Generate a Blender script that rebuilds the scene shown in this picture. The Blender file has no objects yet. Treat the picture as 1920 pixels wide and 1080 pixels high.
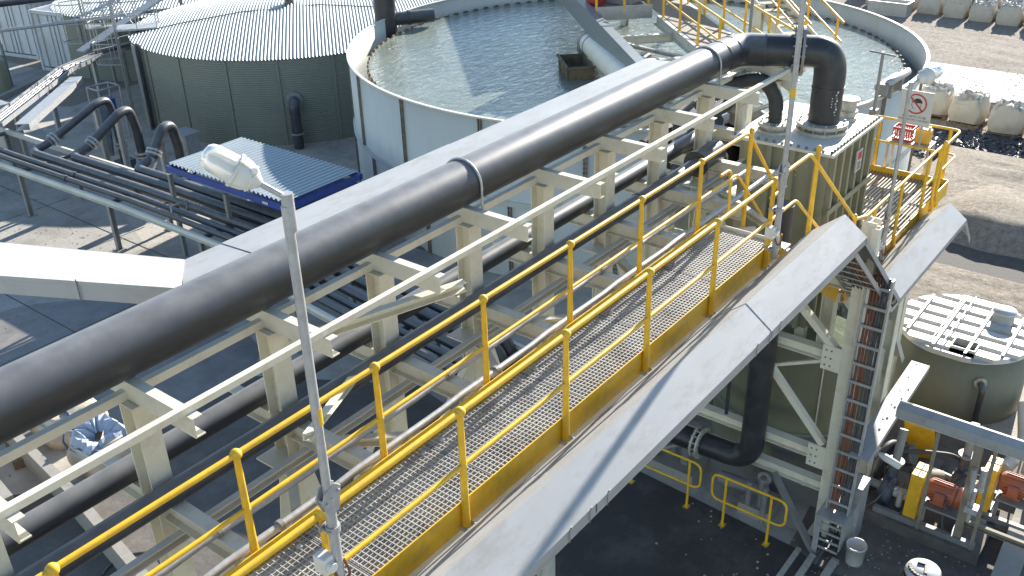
import bpy, math, random
from mathutils import Vector, Matrix, noise as mnoise
random.seed(7)
SC = bpy.context.scene
COL = SC.collection
R = math.radians

# ---------------------------------------------------------------- camera
cam_d = bpy.data.cameras.new("camera"); cam = bpy.data.objects.new("camera", cam_d); COL.objects.link(cam)
cam_d.sensor_width = 36.0; cam_d.lens = 1822.96/1920*36; cam_d.clip_start = .05; cam_d.clip_end = 2000
yaw, pitch, roll = 0.6697, 0.4934, 0.0271
cf = Vector((math.cos(yaw)*math.cos(pitch), math.sin(yaw)*math.cos(pitch), -math.sin(pitch)))
cr0 = Vector((math.sin(yaw), -math.cos(yaw), 0)); cd0 = cf.cross(cr0)
cr_ = cr0*math.cos(roll)+cd0*math.sin(roll); cd_ = -cr0*math.sin(roll)+cd0*math.cos(roll)
mw = Matrix.Identity(4)
for i in range(3):
    mw[i][0] = cr_[i]; mw[i][1] = -cd_[i]; mw[i][2] = -cf[i]
mw[0][3], mw[1][3], mw[2][3] = -4.5055, -2.5157, 11.2568
cam.matrix_world = mw
SC.camera = cam

# ---------------------------------------------------------------- sky, sun, exposure
SUN_AZ, SUN_EL = 6.9, 21.5          # azimuth from +X towards +Y
w = bpy.data.worlds.new("World"); SC.world = w; w.use_nodes = True
wn = w.node_tree; bg = wn.nodes['Background']
sky = wn.nodes.new('ShaderNodeTexSky'); sky.sky_type = 'NISHITA'; sky.sun_disc = False
sky.sun_elevation = R(SUN_EL); sky.sun_rotation = R(90-SUN_AZ)
sky.air_density = 1.0; sky.dust_density = 0.15; sky.ozone_density = 1.6
wn.links.new(sky.outputs[0], bg.inputs[0]); bg.inputs[1].default_value = 0.10
sun_d = bpy.data.lights.new("sun", 'SUN'); sun_d.energy = 5.0; sun_d.angle = R(.5); sun_d.color = (1, .95, .87)
sun = bpy.data.objects.new("sun", sun_d); COL.objects.link(sun)
S = Vector((math.cos(R(SUN_EL))*math.cos(R(SUN_AZ)), math.cos(R(SUN_EL))*math.sin(R(SUN_AZ)), math.sin(R(SUN_EL))))
sun.rotation_euler = S.to_track_quat('Z', 'Y').to_euler(); sun.location = (20, 0, 40)
SC.view_settings.view_transform = 'Standard'; SC.view_settings.look = 'None'
SC.view_settings.exposure = 1.36; SC.view_settings.gamma = 1

# ---------------------------------------------------------------- materials
def mat(name, col, rough=.55, metal=0., var=.12, scale=6., bump=0., bscale=60., spec=.5, dirt=None, dirt_amt=.0, dscale=1.5, stretch=None):
    m = bpy.data.materials.new(name); m.use_nodes = True
    nt = m.node_tree; b = nt.nodes['Principled BSDF']; L = nt.links.new
    b.inputs['Roughness'].default_value = rough; b.inputs['Metallic'].default_value = metal
    b.inputs['Specular IOR Level'].default_value = spec
    tc = nt.nodes.new('ShaderNodeTexCoord'); vec = tc.outputs['Object']
    if stretch:
        mp = nt.nodes.new('ShaderNodeMapping'); mp.inputs['Scale'].default_value = stretch; L(vec, mp.inputs[0]); vec = mp.outputs[0]
    n = nt.nodes.new('ShaderNodeTexNoise'); n.inputs['Scale'].default_value = scale; n.inputs['Detail'].default_value = 6; n.inputs['Roughness'].default_value = .65
    L(vec, n.inputs['Vector'])
    r = nt.nodes.new('ShaderNodeValToRGB'); r.color_ramp.elements[0].position = .3; r.color_ramp.elements[1].position = .72
    lo = [c*(1-var) for c in col]; hi = [min(1, c*(1+var)) for c in col]
    r.color_ramp.elements[0].color = (*lo, 1); r.color_ramp.elements[1].color = (*hi, 1)
    L(n.outputs[0], r.inputs[0]); out = r.outputs[0]
    if dirt:
        n2 = nt.nodes.new('ShaderNodeTexNoise'); n2.inputs['Scale'].default_value = dscale; n2.inputs['Detail'].default_value = 8; n2.inputs['Roughness'].default_value = .7
        L(vec, n2.inputs['Vector'])
        r2 = nt.nodes.new('ShaderNodeValToRGB'); r2.color_ramp.elements[0].position = .48; r2.color_ramp.elements[1].position = .68
        r2.color_ramp.elements[1].color = (dirt_amt,)*3+(1,); r2.color_ramp.elements[0].color = (0, 0, 0, 1)
        L(n2.outputs[0], r2.inputs[0])
        mx = nt.nodes.new('ShaderNodeMixRGB'); L(r2.outputs[0], mx.inputs[0]); L(out, mx.inputs[1]); mx.inputs[2].default_value = (*dirt, 1); out = mx.outputs[0]
    L(out, b.inputs['Base Color'])
    # gloss breaks up a little with the same noise
    mr = nt.nodes.new('ShaderNodeMapRange'); mr.inputs[3].default_value = max(0, rough-.1); mr.inputs[4].default_value = min(1, rough+.12)
    L(n.outputs[0], mr.inputs[0]); L(mr.outputs[0], b.inputs['Roughness'])
    if bump:
        nb = nt.nodes.new('ShaderNodeTexNoise'); nb.inputs['Scale'].default_value = bscale; nb.inputs['Detail'].default_value = 5; L(vec, nb.inputs['Vector'])
        bp = nt.nodes.new('ShaderNodeBump'); bp.inputs['Strength'].default_value = bump; bp.inputs['Distance'].default_value = .02
        L(nb.outputs[0], bp.inputs['Height']); L(bp.outputs[0], b.inputs['Normal'])
    return m

M = {}
M['cream'] = mat('cream_steel', (.74, .70, .56), .5, var=.07, scale=3, dirt=(.47, .40, .29), dirt_amt=.6, dscale=3)
M['creamtop'] = mat('pale_grey_beam', (.68, .66, .57), .5, var=.06, dirt=(.4, .36, .28), dirt_amt=.4)
M['hdpe'] = mat('black_polyethylene', (.030, .031, .036), .40, var=.1, scale=3, dirt=(.08, .078, .074), dirt_amt=.4, dscale=2.2, stretch=(.6, 2, 2), spec=.5)
M['hdpe2'] = mat('black_polyethylene_small', (.045, .047, .054), .36, var=.25, scale=3, dirt=(.09, .085, .08), dirt_amt=.7, dscale=2.5)
M['yellow'] = mat('yellow_paint', (.82, .47, .02), .42, var=.12, scale=4, dirt=(.50, .30, .06), dirt_amt=.6, dscale=7)
M['galv'] = mat('galvanised_steel', (.44, .44, .43), .45, metal=.35, var=.16, scale=14, dirt=(.3, .28, .25), dirt_amt=.4, dscale=6)
M['grating'] = mat('galvanised_grating', (.52, .505, .47), .5, metal=.2, var=.2, scale=3, dirt=(.25, .21, .16), dirt_amt=.5, dscale=2)
M['galvd'] = mat('dull_steel', (.27, .27, .26), .55, metal=.2, var=.2, scale=8, dirt=(.2, .17, .13), dirt_amt=.5, dscale=4)
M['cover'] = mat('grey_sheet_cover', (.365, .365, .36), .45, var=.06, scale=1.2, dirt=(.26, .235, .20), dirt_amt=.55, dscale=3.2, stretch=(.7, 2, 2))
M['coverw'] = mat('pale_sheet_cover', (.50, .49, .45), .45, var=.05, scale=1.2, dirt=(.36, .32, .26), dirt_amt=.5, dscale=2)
M['seam'] = mat('dark_seam', (.06, .06, .06), .7)
M['thick'] = mat('grey_cream_tank', (.62, .62, .55), .5, var=.04, scale=.8, dirt=(.50, .47, .39), dirt_amt=.45, dscale=1.1, stretch=(1, 1, .35))
M['rust'] = mat('stained_flange', (.24, .20, .15), .75, var=.3, scale=9)
M['moss'] = mat('stained_weir', (.16, .12, .07), .8, var=.4, scale=6)
M['dktank'] = mat('olive_corrugated', (.20, .21, .165), .5, var=.1, scale=1, dirt=(.24, .22, .16), dirt_amt=.4, dscale=.9, stretch=(1, 1, .3))
M['olive'] = mat('olive_paint', (.29, .285, .195), .5, var=.1, scale=2, dirt=(.24, .2, .12), dirt_amt=.6, dscale=2.5, stretch=(1, 1, .4))
M['roof'] = mat('zincalume_roof', (.31, .335, .33), .42, metal=.35, var=.08, scale=.6, dirt=(.36, .36, .32), dirt_amt=.3, dscale=1.2)
M['hdpe3'] = mat('dull_black_pipe', (.034, .036, .040), .38, var=.15, scale=3, dirt=(.07, .068, .064), dirt_amt=.5, dscale=3)
M['dullblue'] = mat('dull_blue_roof', (.40, .45, .46), .45, metal=.2, var=.1, scale=1)
M['olive2'] = mat('grey_green_paint', (.19, .19, .13), .5, var=.1, scale=2, dirt=(.19, .16, .1), dirt_amt=.6, dscale=2.5, stretch=(1, 1, .4))
M['blue'] = mat('blue_paint', (.028, .07, .30), .42, var=.15, scale=5, dirt=(.1, .1, .12), dirt_amt=.4, dscale=4)
M['bluepump'] = mat('blue_pump_paint', (.04, .065, .10), .45, var=.25, scale=9, dirt=(.2, .17, .13), dirt_amt=.6, dscale=7)
M['orange'] = mat('orange_motor_paint', (.42, .12, .055), .45, var=.15, scale=6, dirt=(.3, .16, .09), dirt_amt=.6, dscale=7)
M['orangec'] = mat('orange_cable', (.19, .075, .045), .6, var=.1)
M['greyc'] = mat('grey_cable', (.09, .09, .09), .6, var=.2)
M['white'] = mat('white_plastic', (.54, .54, .52), .4, var=.05, scale=4, dirt=(.55, .5, .42), dirt_amt=.4, dscale=5)
M['lampw'] = mat('off_white_enamel', (.72, .70, .63), .35, var=.04, scale=4, dirt=(.5, .45, .36), dirt_amt=.3, dscale=6)
M['contain'] = mat('white_container', (.58, .60, .60), .5, var=.06, scale=2, dirt=(.36, .29, .2), dirt_amt=.5, dscale=1.2, stretch=(1, 1, .4))
M['conc'] = mat('concrete', (.27, .26, .24), .85, var=.18, scale=1.2, bump=.25, bscale=30, dirt=(.15, .14, .125), dirt_amt=.8, dscale=.6)
M['kerb'] = mat('concrete_kerb', (.34, .31, .26), .85, var=.18, scale=3, bump=.2, bscale=40, dirt=(.2, .17, .13), dirt_amt=.7, dscale=3)
M['red'] = mat('red_plastic', (.46, .05, .03), .45, var=.1)
M['redp'] = mat('red_print', (.5, .035, .045), .5, var=.05)
M['blackp'] = mat('black_print', (.03, .03, .03), .5, var=.05)
M['jerry'] = mat('yellow_plastic', (.6, .36, .06), .45, var=.1)
M['bag'] = mat('woven_bag', (.56, .50, .40), .85, var=.1, scale=3, bump=.5, bscale=7, dirt=(.38, .30, .2), dirt_amt=.6, dscale=3)
M['liner'] = mat('blue_white_liner', (.36, .41, .50), .6, var=.12, scale=5, bump=.5, bscale=10)
M['strap'] = mat('bag_strap', (.09, .11, .2), .8)
M['wood'] = mat('pallet_wood', (.22, .16, .1), .85, var=.3, scale=8)
M['dark'] = mat('dark_void', (.035, .035, .035), .8, var=.3)
M['rubber'] = mat('ribbed_hose', (.05, .05, .05), .6, var=.2)
M['ssteel'] = mat('flange_steel', (.5, .47, .4), .5, metal=.1, var=.2, scale=10, dirt=(.3, .24, .16), dirt_amt=.6, dscale=8)
M['tread'] = mat('weathered_tread', (.30, .25, .19), .8, var=.2, scale=5, stretch=(1, 6, 1))
M['paint_grey'] = mat('blue_grey_girder', (.19, .22, .225), .42, var=.1, scale=2, dirt=(.24, .22, .18), dirt_amt=.5, dscale=3)
M['inner'] = mat('pool_inner', (.12, .13, .10), .4, var=.2)

def settled_dust(m, dust, amt, lo=.2, hi=.95, scale=5):
    # dry dust lying on the upward side of a pipe, thinning out down its flanks
    nt = m.node_tree; b = nt.nodes['Principled BSDF']; L = nt.links.new
    g = nt.nodes.new('ShaderNodeNewGeometry'); sx = nt.nodes.new('ShaderNodeSeparateXYZ'); L(g.outputs['Normal'], sx.inputs[0])
    mr = nt.nodes.new('ShaderNodeMapRange'); mr.inputs[1].default_value = lo; mr.inputs[2].default_value = hi; mr.inputs[3].default_value = 0; mr.inputs[4].default_value = amt; L(sx.outputs['Z'], mr.inputs[0])
    tc = nt.nodes.new('ShaderNodeTexCoord'); n = nt.nodes.new('ShaderNodeTexNoise'); n.inputs['Scale'].default_value = scale; n.inputs['Detail'].default_value = 7; L(tc.outputs['Object'], n.inputs['Vector'])
    m2 = nt.nodes.new('ShaderNodeMapRange'); m2.inputs[1].default_value = .3; m2.inputs[2].default_value = .7; m2.inputs[3].default_value = .65; m2.inputs[4].default_value = 1.1; L(n.outputs[0], m2.inputs[0])
    mu = nt.nodes.new('ShaderNodeMath'); mu.operation = 'MULTIPLY'; mu.use_clamp = True; L(mr.outputs[0], mu.inputs[0]); L(m2.outputs[0], mu.inputs[1])
    src = b.inputs['Base Color'].links[0].from_socket; mx = nt.nodes.new('ShaderNodeMixRGB'); L(mu.outputs[0], mx.inputs[0]); L(src, mx.inputs[1]); mx.inputs[2].default_value = (*dust, 1); L(mx.outputs[0], b.inputs['Base Color'])
settled_dust(M['hdpe'], (.215, .215, .215), .8)
settled_dust(M['hdpe2'], (.20, .195, .185), .7)

def glass_mat():
    m = bpy.data.materials.new('clear_polycarbonate'); m.use_nodes = True; b = m.node_tree.nodes['Principled BSDF']
    b.inputs['Base Color'].default_value = (.93, .92, .87, 1); b.inputs['Roughness'].default_value = .18
    b.inputs['Transmission Weight'].default_value = .55; b.inputs['IOR'].default_value = 1.3
    return m
M['lens'] = glass_mat()

def water_mat(name='turbid_water', base=(.19, .215, .18), sc=(1.6, 3.2, 1), strength=.22, rough=.06):
    m = bpy.data.materials.new(name); m.use_nodes = True; nt = m.node_tree; b = nt.nodes['Principled BSDF']; L = nt.links.new
    tc = nt.nodes.new('ShaderNodeTexCoord'); mp = nt.nodes.new('ShaderNodeMapping'); mp.inputs['Scale'].default_value = sc; mp.inputs['Rotation'].default_value = (0, 0, R(-38))
    L(tc.outputs['Object'], mp.inputs[0])
    n = nt.nodes.new('ShaderNodeTexNoise'); n.inputs['Scale'].default_value = 1.7; n.inputs['Detail'].default_value = 5; n.inputs['Roughness'].default_value = .55; n.inputs['Distortion'].default_value = .6
    L(mp.outputs[0], n.inputs['Vector'])
    bp = nt.nodes.new('ShaderNodeBump'); bp.inputs['Strength'].default_value = strength; bp.inputs['Distance'].default_value = .25
    L(n.outputs[0], bp.inputs['Height']); L(bp.outputs[0], b.inputs['Normal'])
    n2 = nt.nodes.new('ShaderNodeTexNoise'); n2.inputs['Scale'].default_value = .25; n2.inputs['Detail'].default_value = 4; L(tc.outputs['Object'], n2.inputs['Vector'])
    r = nt.nodes.new('ShaderNodeValToRGB'); r.color_ramp.elements[0].position = .35; r.color_ramp.elements[1].position = .65; r.color_ramp.elements[0].color = (*[c*.72 for c in base], 1); r.color_ramp.elements[1].color = (*[c*1.2 for c in base], 1)
    L(n2.outputs[0], r.inputs[0]); L(r.outputs[0], b.inputs['Base Color'])
    b.inputs['Roughness'].default_value = rough; b.inputs['IOR'].default_value = 1.38
    return m
M['water'] = water_mat()
M['water2'] = water_mat('green_water', (.22, .25, .18), (1.5, 1.5, 1), .15)

def ground_mat():
    m = bpy.data.materials.new('gravel_dirt'); m.use_nodes = True; nt = m.node_tree; b = nt.nodes['Principled BSDF']; L = nt.links.new
    b.inputs['Roughness'].default_value = .95; b.inputs['Specular IOR Level'].default_value = .2
    tc = nt.nodes.new('ShaderNodeTexCoord')
    def noise(s, d=8, r=.7):
        n = nt.nodes.new('ShaderNodeTexNoise'); n.inputs['Scale'].default_value = s; n.inputs['Detail'].default_value = d; n.inputs['Roughness'].default_value = r; L(tc.outputs['Object'], n.inputs['Vector']); return n
    def ramp(n, a, ca, c, cb):
        q = nt.nodes.new('ShaderNodeValToRGB'); q.color_ramp.elements[0].position = a; q.color_ramp.elements[1].position = c
        q.color_ramp.elements[0].color = (*ca, 1); q.color_ramp.elements[1].color = (*cb, 1); L(n.outputs[0], q.inputs[0]); return q
    r1 = ramp(noise(.35), .35, (.25, .20, .15), .7, (.40, .35, .29))
    r2 = ramp(noise(7, 10, .8), .38, (.13, .105, .08), .68, (.50, .45, .38))
    mx = nt.nodes.new('ShaderNodeMixRGB'); mx.inputs[0].default_value = .55; L(r1.outputs[0], mx.inputs[1]); L(r2.outputs[0], mx.inputs[2])
    L(mx.outputs[0], b.inputs['Base Color'])
    bp = nt.nodes.new('ShaderNodeBump'); bp.inputs['Strength'].default_value = .8; bp.inputs['Distance'].default_value = .06; L(noise(9, 8, .8).outputs[0], bp.inputs['Height']); L(bp.outputs[0], b.inputs['Normal'])
    return m
M['ground'] = ground_mat()

def patch_mat(name, c1, c2, edge=.5, scale=.5, hole=None):
    m = mat(name, c1, .9, var=.12, scale=2.5, bump=.5, bscale=12, dirt=c2, dirt_amt=.9, dscale=scale)
    return m
M['lime'] = patch_mat('white_lime_spill', (.74, .73, .70), (.36, .32, .26), scale=.9)
M['slabs'] = patch_mat('dusty_concrete', (.45, .41, .35), (.28, .255, .22), scale=.9)
M['slabpale'] = patch_mat('pale_concrete', (.36, .34, .30), (.24, .215, .18), scale=.8)
M['bank_shade'] = mat('bank_shade_soil', (.10, .09, .08), .9, var=.3, scale=5, bump=.5, bscale=14)  # soil darkened to act as the shade along the dirt bank
M['coal'] = mat('black_rock', (.055, .058, .066), .5, var=.4, scale=6, spec=.5)
M['mud_shade'] = patch_mat('muddy_shade_concrete', (.125, .113, .098), (.19, .175, .15), scale=.9)  # mud tone darkened to carry the shade around the gantry
M['grating2'] = mat('weathered_grating', (.27, .22, .17), .7, var=.25, scale=3)
M['postb'] = mat('dusty_steel_post', (.26, .22, .16), .7, var=.25, scale=6)
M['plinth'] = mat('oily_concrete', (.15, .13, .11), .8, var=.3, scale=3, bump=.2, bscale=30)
M['soot_shade'] = patch_mat('sooty_shade_concrete', (.06, .053, .046), (.12, .108, .095), scale=.8)  # coal dust tone, deepened to act as shade under the cover
M['spillway'] = mat('wet_concrete', (.205, .185, .165), .5, var=.3, scale=2, bump=.2, bscale=20, dirt=(.2, .2, .21), dirt_amt=.6, dscale=.7)

# ---------------------------------------------------------------- mesh builder
ORG = {}
class MB:
    def __init__(s): s.v = []; s.f = []; s.sm = []; s.cuts = []
    def add(s, vs, fs, smooth=False):
        o = len(s.v); s.v += [tuple(v) for v in vs]
        for f in fs: s.f.append(tuple(i+o for i in f)); s.sm.append(smooth)
        return s
    def cut(s):                 # what was added since the last cut becomes a part of its own
        s.cuts.append((len(s.v), len(s.f))); return s
    def box(s, a, b):
        (x0, y0, z0), (x1, y1, z1) = [tuple(map(min, zip(a, b))), tuple(map(max, zip(a, b)))]
        return s.add([(x0,y0,z0),(x1,y0,z0),(x1,y1,z0),(x0,y1,z0),(x0,y0,z1),(x1,y0,z1),(x1,y1,z1),(x0,y1,z1)],
                     [(3,2,1,0),(4,5,6,7),(0,1,5,4),(1,2,6,5),(2,3,7,6),(3,0,4,7)])
    def frame(s, p, q, up):
        d = (Vector(q)-Vector(p)); L = d.length; d = d/L
        u = Vector(up); sd = d.cross(u)
        if sd.length < 1e-4: sd = d.cross(Vector((1, 0, 0)))
        sd.normalize(); u = sd.cross(d); u.normalize()
        return Vector(p), d, sd, u, L
    def bar(s, p, q, w, h, up=(0, 0, 1)):
        o, d, sd, u, L = s.frame(p, q, up)
        vs = [o+d*t*L+sd*a*w/2+u*b*h/2 for t in (0, 1) for a, b in ((-1,-1),(1,-1),(1,1),(-1,1))]
        return s.add(vs, [(0,1,2,3),(7,6,5,4),(0,4,5,1),(1,5,6,2),(2,6,7,3),(3,7,4,0)])
    def sect(s, p, q, pts, up=(0, 0, 1)):      # extrude a closed 2-D outline (side, up) from p to q
        o, d, sd, u, L = s.frame(p, q, up); n = len(pts)
        vs = [o+d*t*L+sd*a+u*b for t in (0, 1) for a, b in pts]
        return s.add(vs, [tuple(range(n)), tuple(range(2*n-1, n-1, -1))]+[(i, n+i, n+(i+1) % n, (i+1) % n) for i in range(n)])
    def ibeam(s, p, q, w, h, t=.012, up=(0, 0, 1)):
        a, b = w/2, h/2; c = t/2
        return s.sect(p, q, [(-a,-b),(a,-b),(a,-b+t),(c,-b+t),(c,b-t),(a,b-t),(a,b),(-a,b),(-a,b-t),(-c,b-t),(-c,-b+t),(-a,-b+t)], up)
    def chan(s, p, q, w, h, t=.01, up=(0, 0, 1), flip=1):
        a, b = w/2*flip, h/2; k = t*flip
        return s.sect(p, q, [(-a,-b),(a,-b),(a,-b+t),(-a+k,-b+t),(-a+k,b-t),(a,b-t),(a,b),(-a,b)], up)
    def angle(s, p, q, w, h, t=.008, up=(0, 0, 1), flip=1):
        a, b = w/2*flip, h/2; k = t*flip
        return s.sect(p, q, [(-a,-b),(-a+k,-b),(-a+k,b-t),(a,b-t),(a,b),(-a,b)], up)
    def tube(s, pts, r, n=12, cap=True):
        pts = [Vector(p) for p in pts]; rs = r if isinstance(r, (list, tuple)) else [r]*len(pts)
        tang = []
        for i in range(len(pts)):
            a = pts[max(0, i-1)]; b = pts[min(len(pts)-1, i+1)]; tang.append((b-a).normalized())
        ref = Vector((0, 0, 1)) if abs(tang[0].z) < .9 else Vector((1, 0, 0))
        nrm = (ref - tang[0]*ref.dot(tang[0])).normalized(); vs = []
        for i, p in enumerate(pts):
            nrm = (nrm - tang[i]*nrm.dot(tang[i])).normalized(); bn = tang[i].cross(nrm)
            for k in range(n):
                a = 2*math.pi*k/n; vs.append(p+(nrm*math.cos(a)+bn*math.sin(a))*rs[i])
        fs = [(i*n+k, i*n+(k+1) % n, (i+1)*n+(k+1) % n, (i+1)*n+k) for i in range(len(pts)-1) for k in range(n)]
        s.add(vs, fs, True)
        if cap:
            s.add(vs[:n][::-1], [tuple(range(n))]); s.add(vs[-n:], [tuple(range(n))])   # caps keep their own edge so they stay flat
        return s
    def ring(s, c, axis, r0, r1, h, n=28):      # washer / flange, centre c, along axis
        o, d, sd, u, L = s.frame(c, Vector(c)+Vector(axis), (0, 0, 1)); vs = []
        for k in range(n):
            a = 2*math.pi*k/n; e = sd*math.cos(a)+u*math.sin(a)
            vs += [o+e*r0-d*h/2, o+e*r1-d*h/2, o+e*r1+d*h/2, o+e*r0+d*h/2]
        fs = []
        for k in range(n):
            j = (k+1) % n
            for a in range(4): fs.append((4*k+a, 4*k+(a+1) % 4, 4*j+(a+1) % 4, 4*j+a))
        return s.add(vs, fs)
    def sphere(s, c, r, n=12, m=8, sz=1):
        vs = []; c = Vector(c)
        for i in range(m+1):
            t = math.pi*i/m
            for k in range(n):
                a = 2*math.pi*k/n; vs.append(c+Vector((math.sin(t)*math.cos(a), math.sin(t)*math.sin(a), math.cos(t)*sz))*r)
        return s.add(vs, [(i*n+k, (i+1)*n+k, (i+1)*n+(k+1) % n, i*n+(k+1) % n) for i in range(m) for k in range(n)], True)
    def lathe(s, c, prof, n=64, a0=0, a1=2*math.pi, smooth=True):   # profile of (r,z) about vertical axis at c
        c = Vector(c); full = abs(a1-a0-2*math.pi) < 1e-6; k = n if full else n+1; vs = []
        for i in range(k):
            a = a0+(a1-a0)*i/n
            for r, z in prof: vs.append(c+Vector((r*math.cos(a), r*math.sin(a), z)))
        m = len(prof); fs = []
        for i in range(n):
            j = (i+1) % k
            for t in range(m-1): fs.append((i*m+t, j*m+t, j*m+t+1, i*m+t+1))
        return s.add(vs, fs, smooth)
    def poly(s, pts, ext):       # planar polygon extruded by ext
        n = len(pts); e = Vector(ext); vs = [Vector(p) for p in pts]+[Vector(p)+e for p in pts]
        return s.add(vs, [tuple(range(n-1, -1, -1)), tuple(range(n, 2*n))]+[(i, (i+1) % n, n+(i+1) % n, n+i) for i in range(n)])
    def bolts(s, c, axis, r, k, br=.012, h=.03, a0=0):
        o, d, sd, u, L = s.frame(c, Vector(c)+Vector(axis), (0, 0, 1))
        for i in range(k):
            a = a0+2*math.pi*i/k; p = o+(sd*math.cos(a)+u*math.sin(a))*r
            s.tube([p-d*h/2, p+d*h/2], br, 6)
        return s
    def build(s, name, m, parent=None, loc=None, bevel=0, label=None):
        if s.cuts:
            cs = s.cuts if s.cuts[-1][0] == len(s.v) else s.cuts+[(len(s.v), len(s.f))]; v0 = f0 = 0; o = None
            for v1, f1 in cs:
                if v1 > v0:
                    q = MB(); q.v = s.v[v0:v1]; q.f = [tuple(i-v0 for i in f) for f in s.f[f0:f1]]; q.sm = s.sm[f0:f1]
                    o = q.build(name, m, parent, loc, bevel, label)
                v0, f0 = v1, f1
            return o
        if parent is not None: org = ORG[parent.name]
        else: org = Vector(loc) if loc is not None else Vector((0, 0, 0))
        me = bpy.data.meshes.new(name)
        me.from_pydata([tuple(Vector(v)-org) for v in s.v], [], s.f); me.update()
        me.polygons.foreach_set('use_smooth', s.sm)
        o = bpy.data.objects.new(name, me); COL.objects.link(o)
        me.materials.append(M[m] if isinstance(m, str) else m)
        if parent is not None: o.parent = parent
        else: o.location = org
        ORG[o.name] = org
        if bevel:
            b = o.modifiers.new('bevel', 'BEVEL'); b.width = bevel; b.segments = 2; b.limit_method = 'ANGLE'; b.angle_limit = R(40)
        if label: o['label'] = label
        return o

def tag(o, label, cat, group=None):
    o['label'] = label; o['category'] = cat
    if group: o['group'] = group
    return o
def struct(o): o['kind'] = 'structure'; return o
def thing(name, label, cat, loc, group=None):
    o = bpy.data.objects.new(name, None); COL.objects.link(o); o.location = loc; o.empty_display_size = .2
    ORG[o.name] = Vector(loc); return tag(o, label, cat, group)
def dup(root, loc, label, rz=None):
    def cp(o, par):
        c = o.copy(); COL.objects.link(c); c.parent = par
        for ch in list(o.children): cp(ch, c)
        return c
    kids = list(root.children); c = root.copy(); COL.objects.link(c); c.location = loc; c['label'] = label
    if rz is not None: c.rotation_euler = (0, 0, rz)
    for ch in kids: cp(ch, c)
    return c
def fil(pts, rad, n=6):          # round the corners of a polyline
    pts = [Vector(p) for p in pts]; out = [pts[0]]
    for i in range(1, len(pts)-1):
        a, b, c = pts[i-1], pts[i], pts[i+1]; r = rad[i-1] if isinstance(rad, (list, tuple)) else rad
        d1 = (a-b); d2 = (c-b); l1 = min(r, d1.length*.49); l2 = min(r, d2.length*.49)
        p1 = b+d1.normalized()*l1; p2 = b+d2.normalized()*l2
        for k in range(n+1):
            t = k/n; out.append(p1*(1-t)**2+b*2*t*(1-t)+p2*t*t)
    out.append(pts[-1]); return out
# ================================================================ GROUND
def sheet(name, pts, z, m, n=0, h=0.0):
    b = MB(); b.add([(x, y, z) for x, y in pts], [tuple(range(len(pts)))]); return struct(b.build(name, m))
def blob(cx, cy, rx, ry, n=40, j=.25, seed=1, rot=0):
    rr = random.Random(seed); ph = [rr.uniform(0, 6.28) for _ in range(6)]; out = []
    for k in range(n):
        a = 2*math.pi*k/n; f = 1+sum(j/(i+1.5)*math.sin((i+2)*a+ph[i]) for i in range(6))
        x, y = rx*f*math.cos(a), ry*f*math.sin(a)
        out.append((cx+x*math.cos(rot)-y*math.sin(rot), cy+x*math.sin(rot)+y*math.cos(rot)))
    return out
sheet('ground', [(-300, -300), (500, -300), (500, 500), (-300, 500)], 0, 'ground')
sheet('concrete_slab', [(-30, -12), (15.6, -12), (16.3, 1.4), (13.5, 2.6), (30, 15.5), (28, 36), (13.8, 33.5), (12.8, 36), (-30, 36)], .004, 'slabs')
sheet('pale_pavement', [(3.5, 18.5), (7.2, 17.6), (9.5, 24), (12, 33), (16, 38), (15.6, 60), (4, 60)], .012, 'slabpale')
sheet('wet_floor', blob(3.6, 16.2, 3.0, 3.2, seed=5), .016, 'spillway')
sheet('muddy_shade_floor', [(-9, 3.2), (-2, 2.6), (6.6, 5.2), (7.4, 9.5), (5.2, 13.3), (2.9, 13.0), (1.4, 12.2), (.2, 13.4), (-4, 14.6), (-9, 12)], .014, 'mud_shade')  # muddy floor, with the shade by the gantry mixed into its colour
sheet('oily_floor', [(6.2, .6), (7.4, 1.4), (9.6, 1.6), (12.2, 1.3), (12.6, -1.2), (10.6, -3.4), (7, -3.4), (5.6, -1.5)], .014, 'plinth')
sheet('sooty_shade_floor', [(-6, -8), (6.9, -8), (6.9, -1.6), (7.1, .3), (7.5, 1.3), (7.75, 5.2), (5.6, 6.1), (-6, 5)], .018, 'soot_shade')  # coal-dusty floor; the shade below the cover is painted in as well
sheet('lime_spill', blob(35.6, 6.6, 2.6, 6.5, n=80, j=.22, seed=4, rot=-.12), .008, 'lime')
sheet('lime_drift', blob(26.0, -.4, .9, 3.2, n=60, j=.5, seed=9, rot=.3), .008, 'lime')
sheet('bank_shade_strip', [(19.0, 3.4), (20.4, 3.3), (21.0, 1.0), (20.9, -4), (19.2, -4), (19.1, .9)], .008, 'bank_shade')  # dark strip painted as the shadow at the foot of the bank

# a step in the dirt beside the painted shade strip
def dirt_bank():
    b = MB(); rr = random.Random(3); nx, ny = 22, 60; vs = []
    for j in range(ny+1):
        y = -9+14*j/ny
        for i in range(nx+1):
            t = i/nx; x = 20.2+6.2*t+.25*math.sin(y*.9)+.1*math.sin(y*2.7)
            prof = min(1, max(0, (t-.02)/.10))*max(0, 1-max(0, (t-.35)/.65))
            end = min(1, max(0, (4.2-y)/1.6))
            vs.append((x, y, -.02+.62*prof*end+rr.uniform(-.03, .03)*prof))
    b.add(vs, [(j*(nx+1)+i, j*(nx+1)+i+1, (j+1)*(nx+1)+i+1, (j+1)*(nx+1)+i) for j in range(ny) for i in range(nx)], True)
    return struct(b.build('dirt_bank', 'ground'))
dirt_bank()
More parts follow.
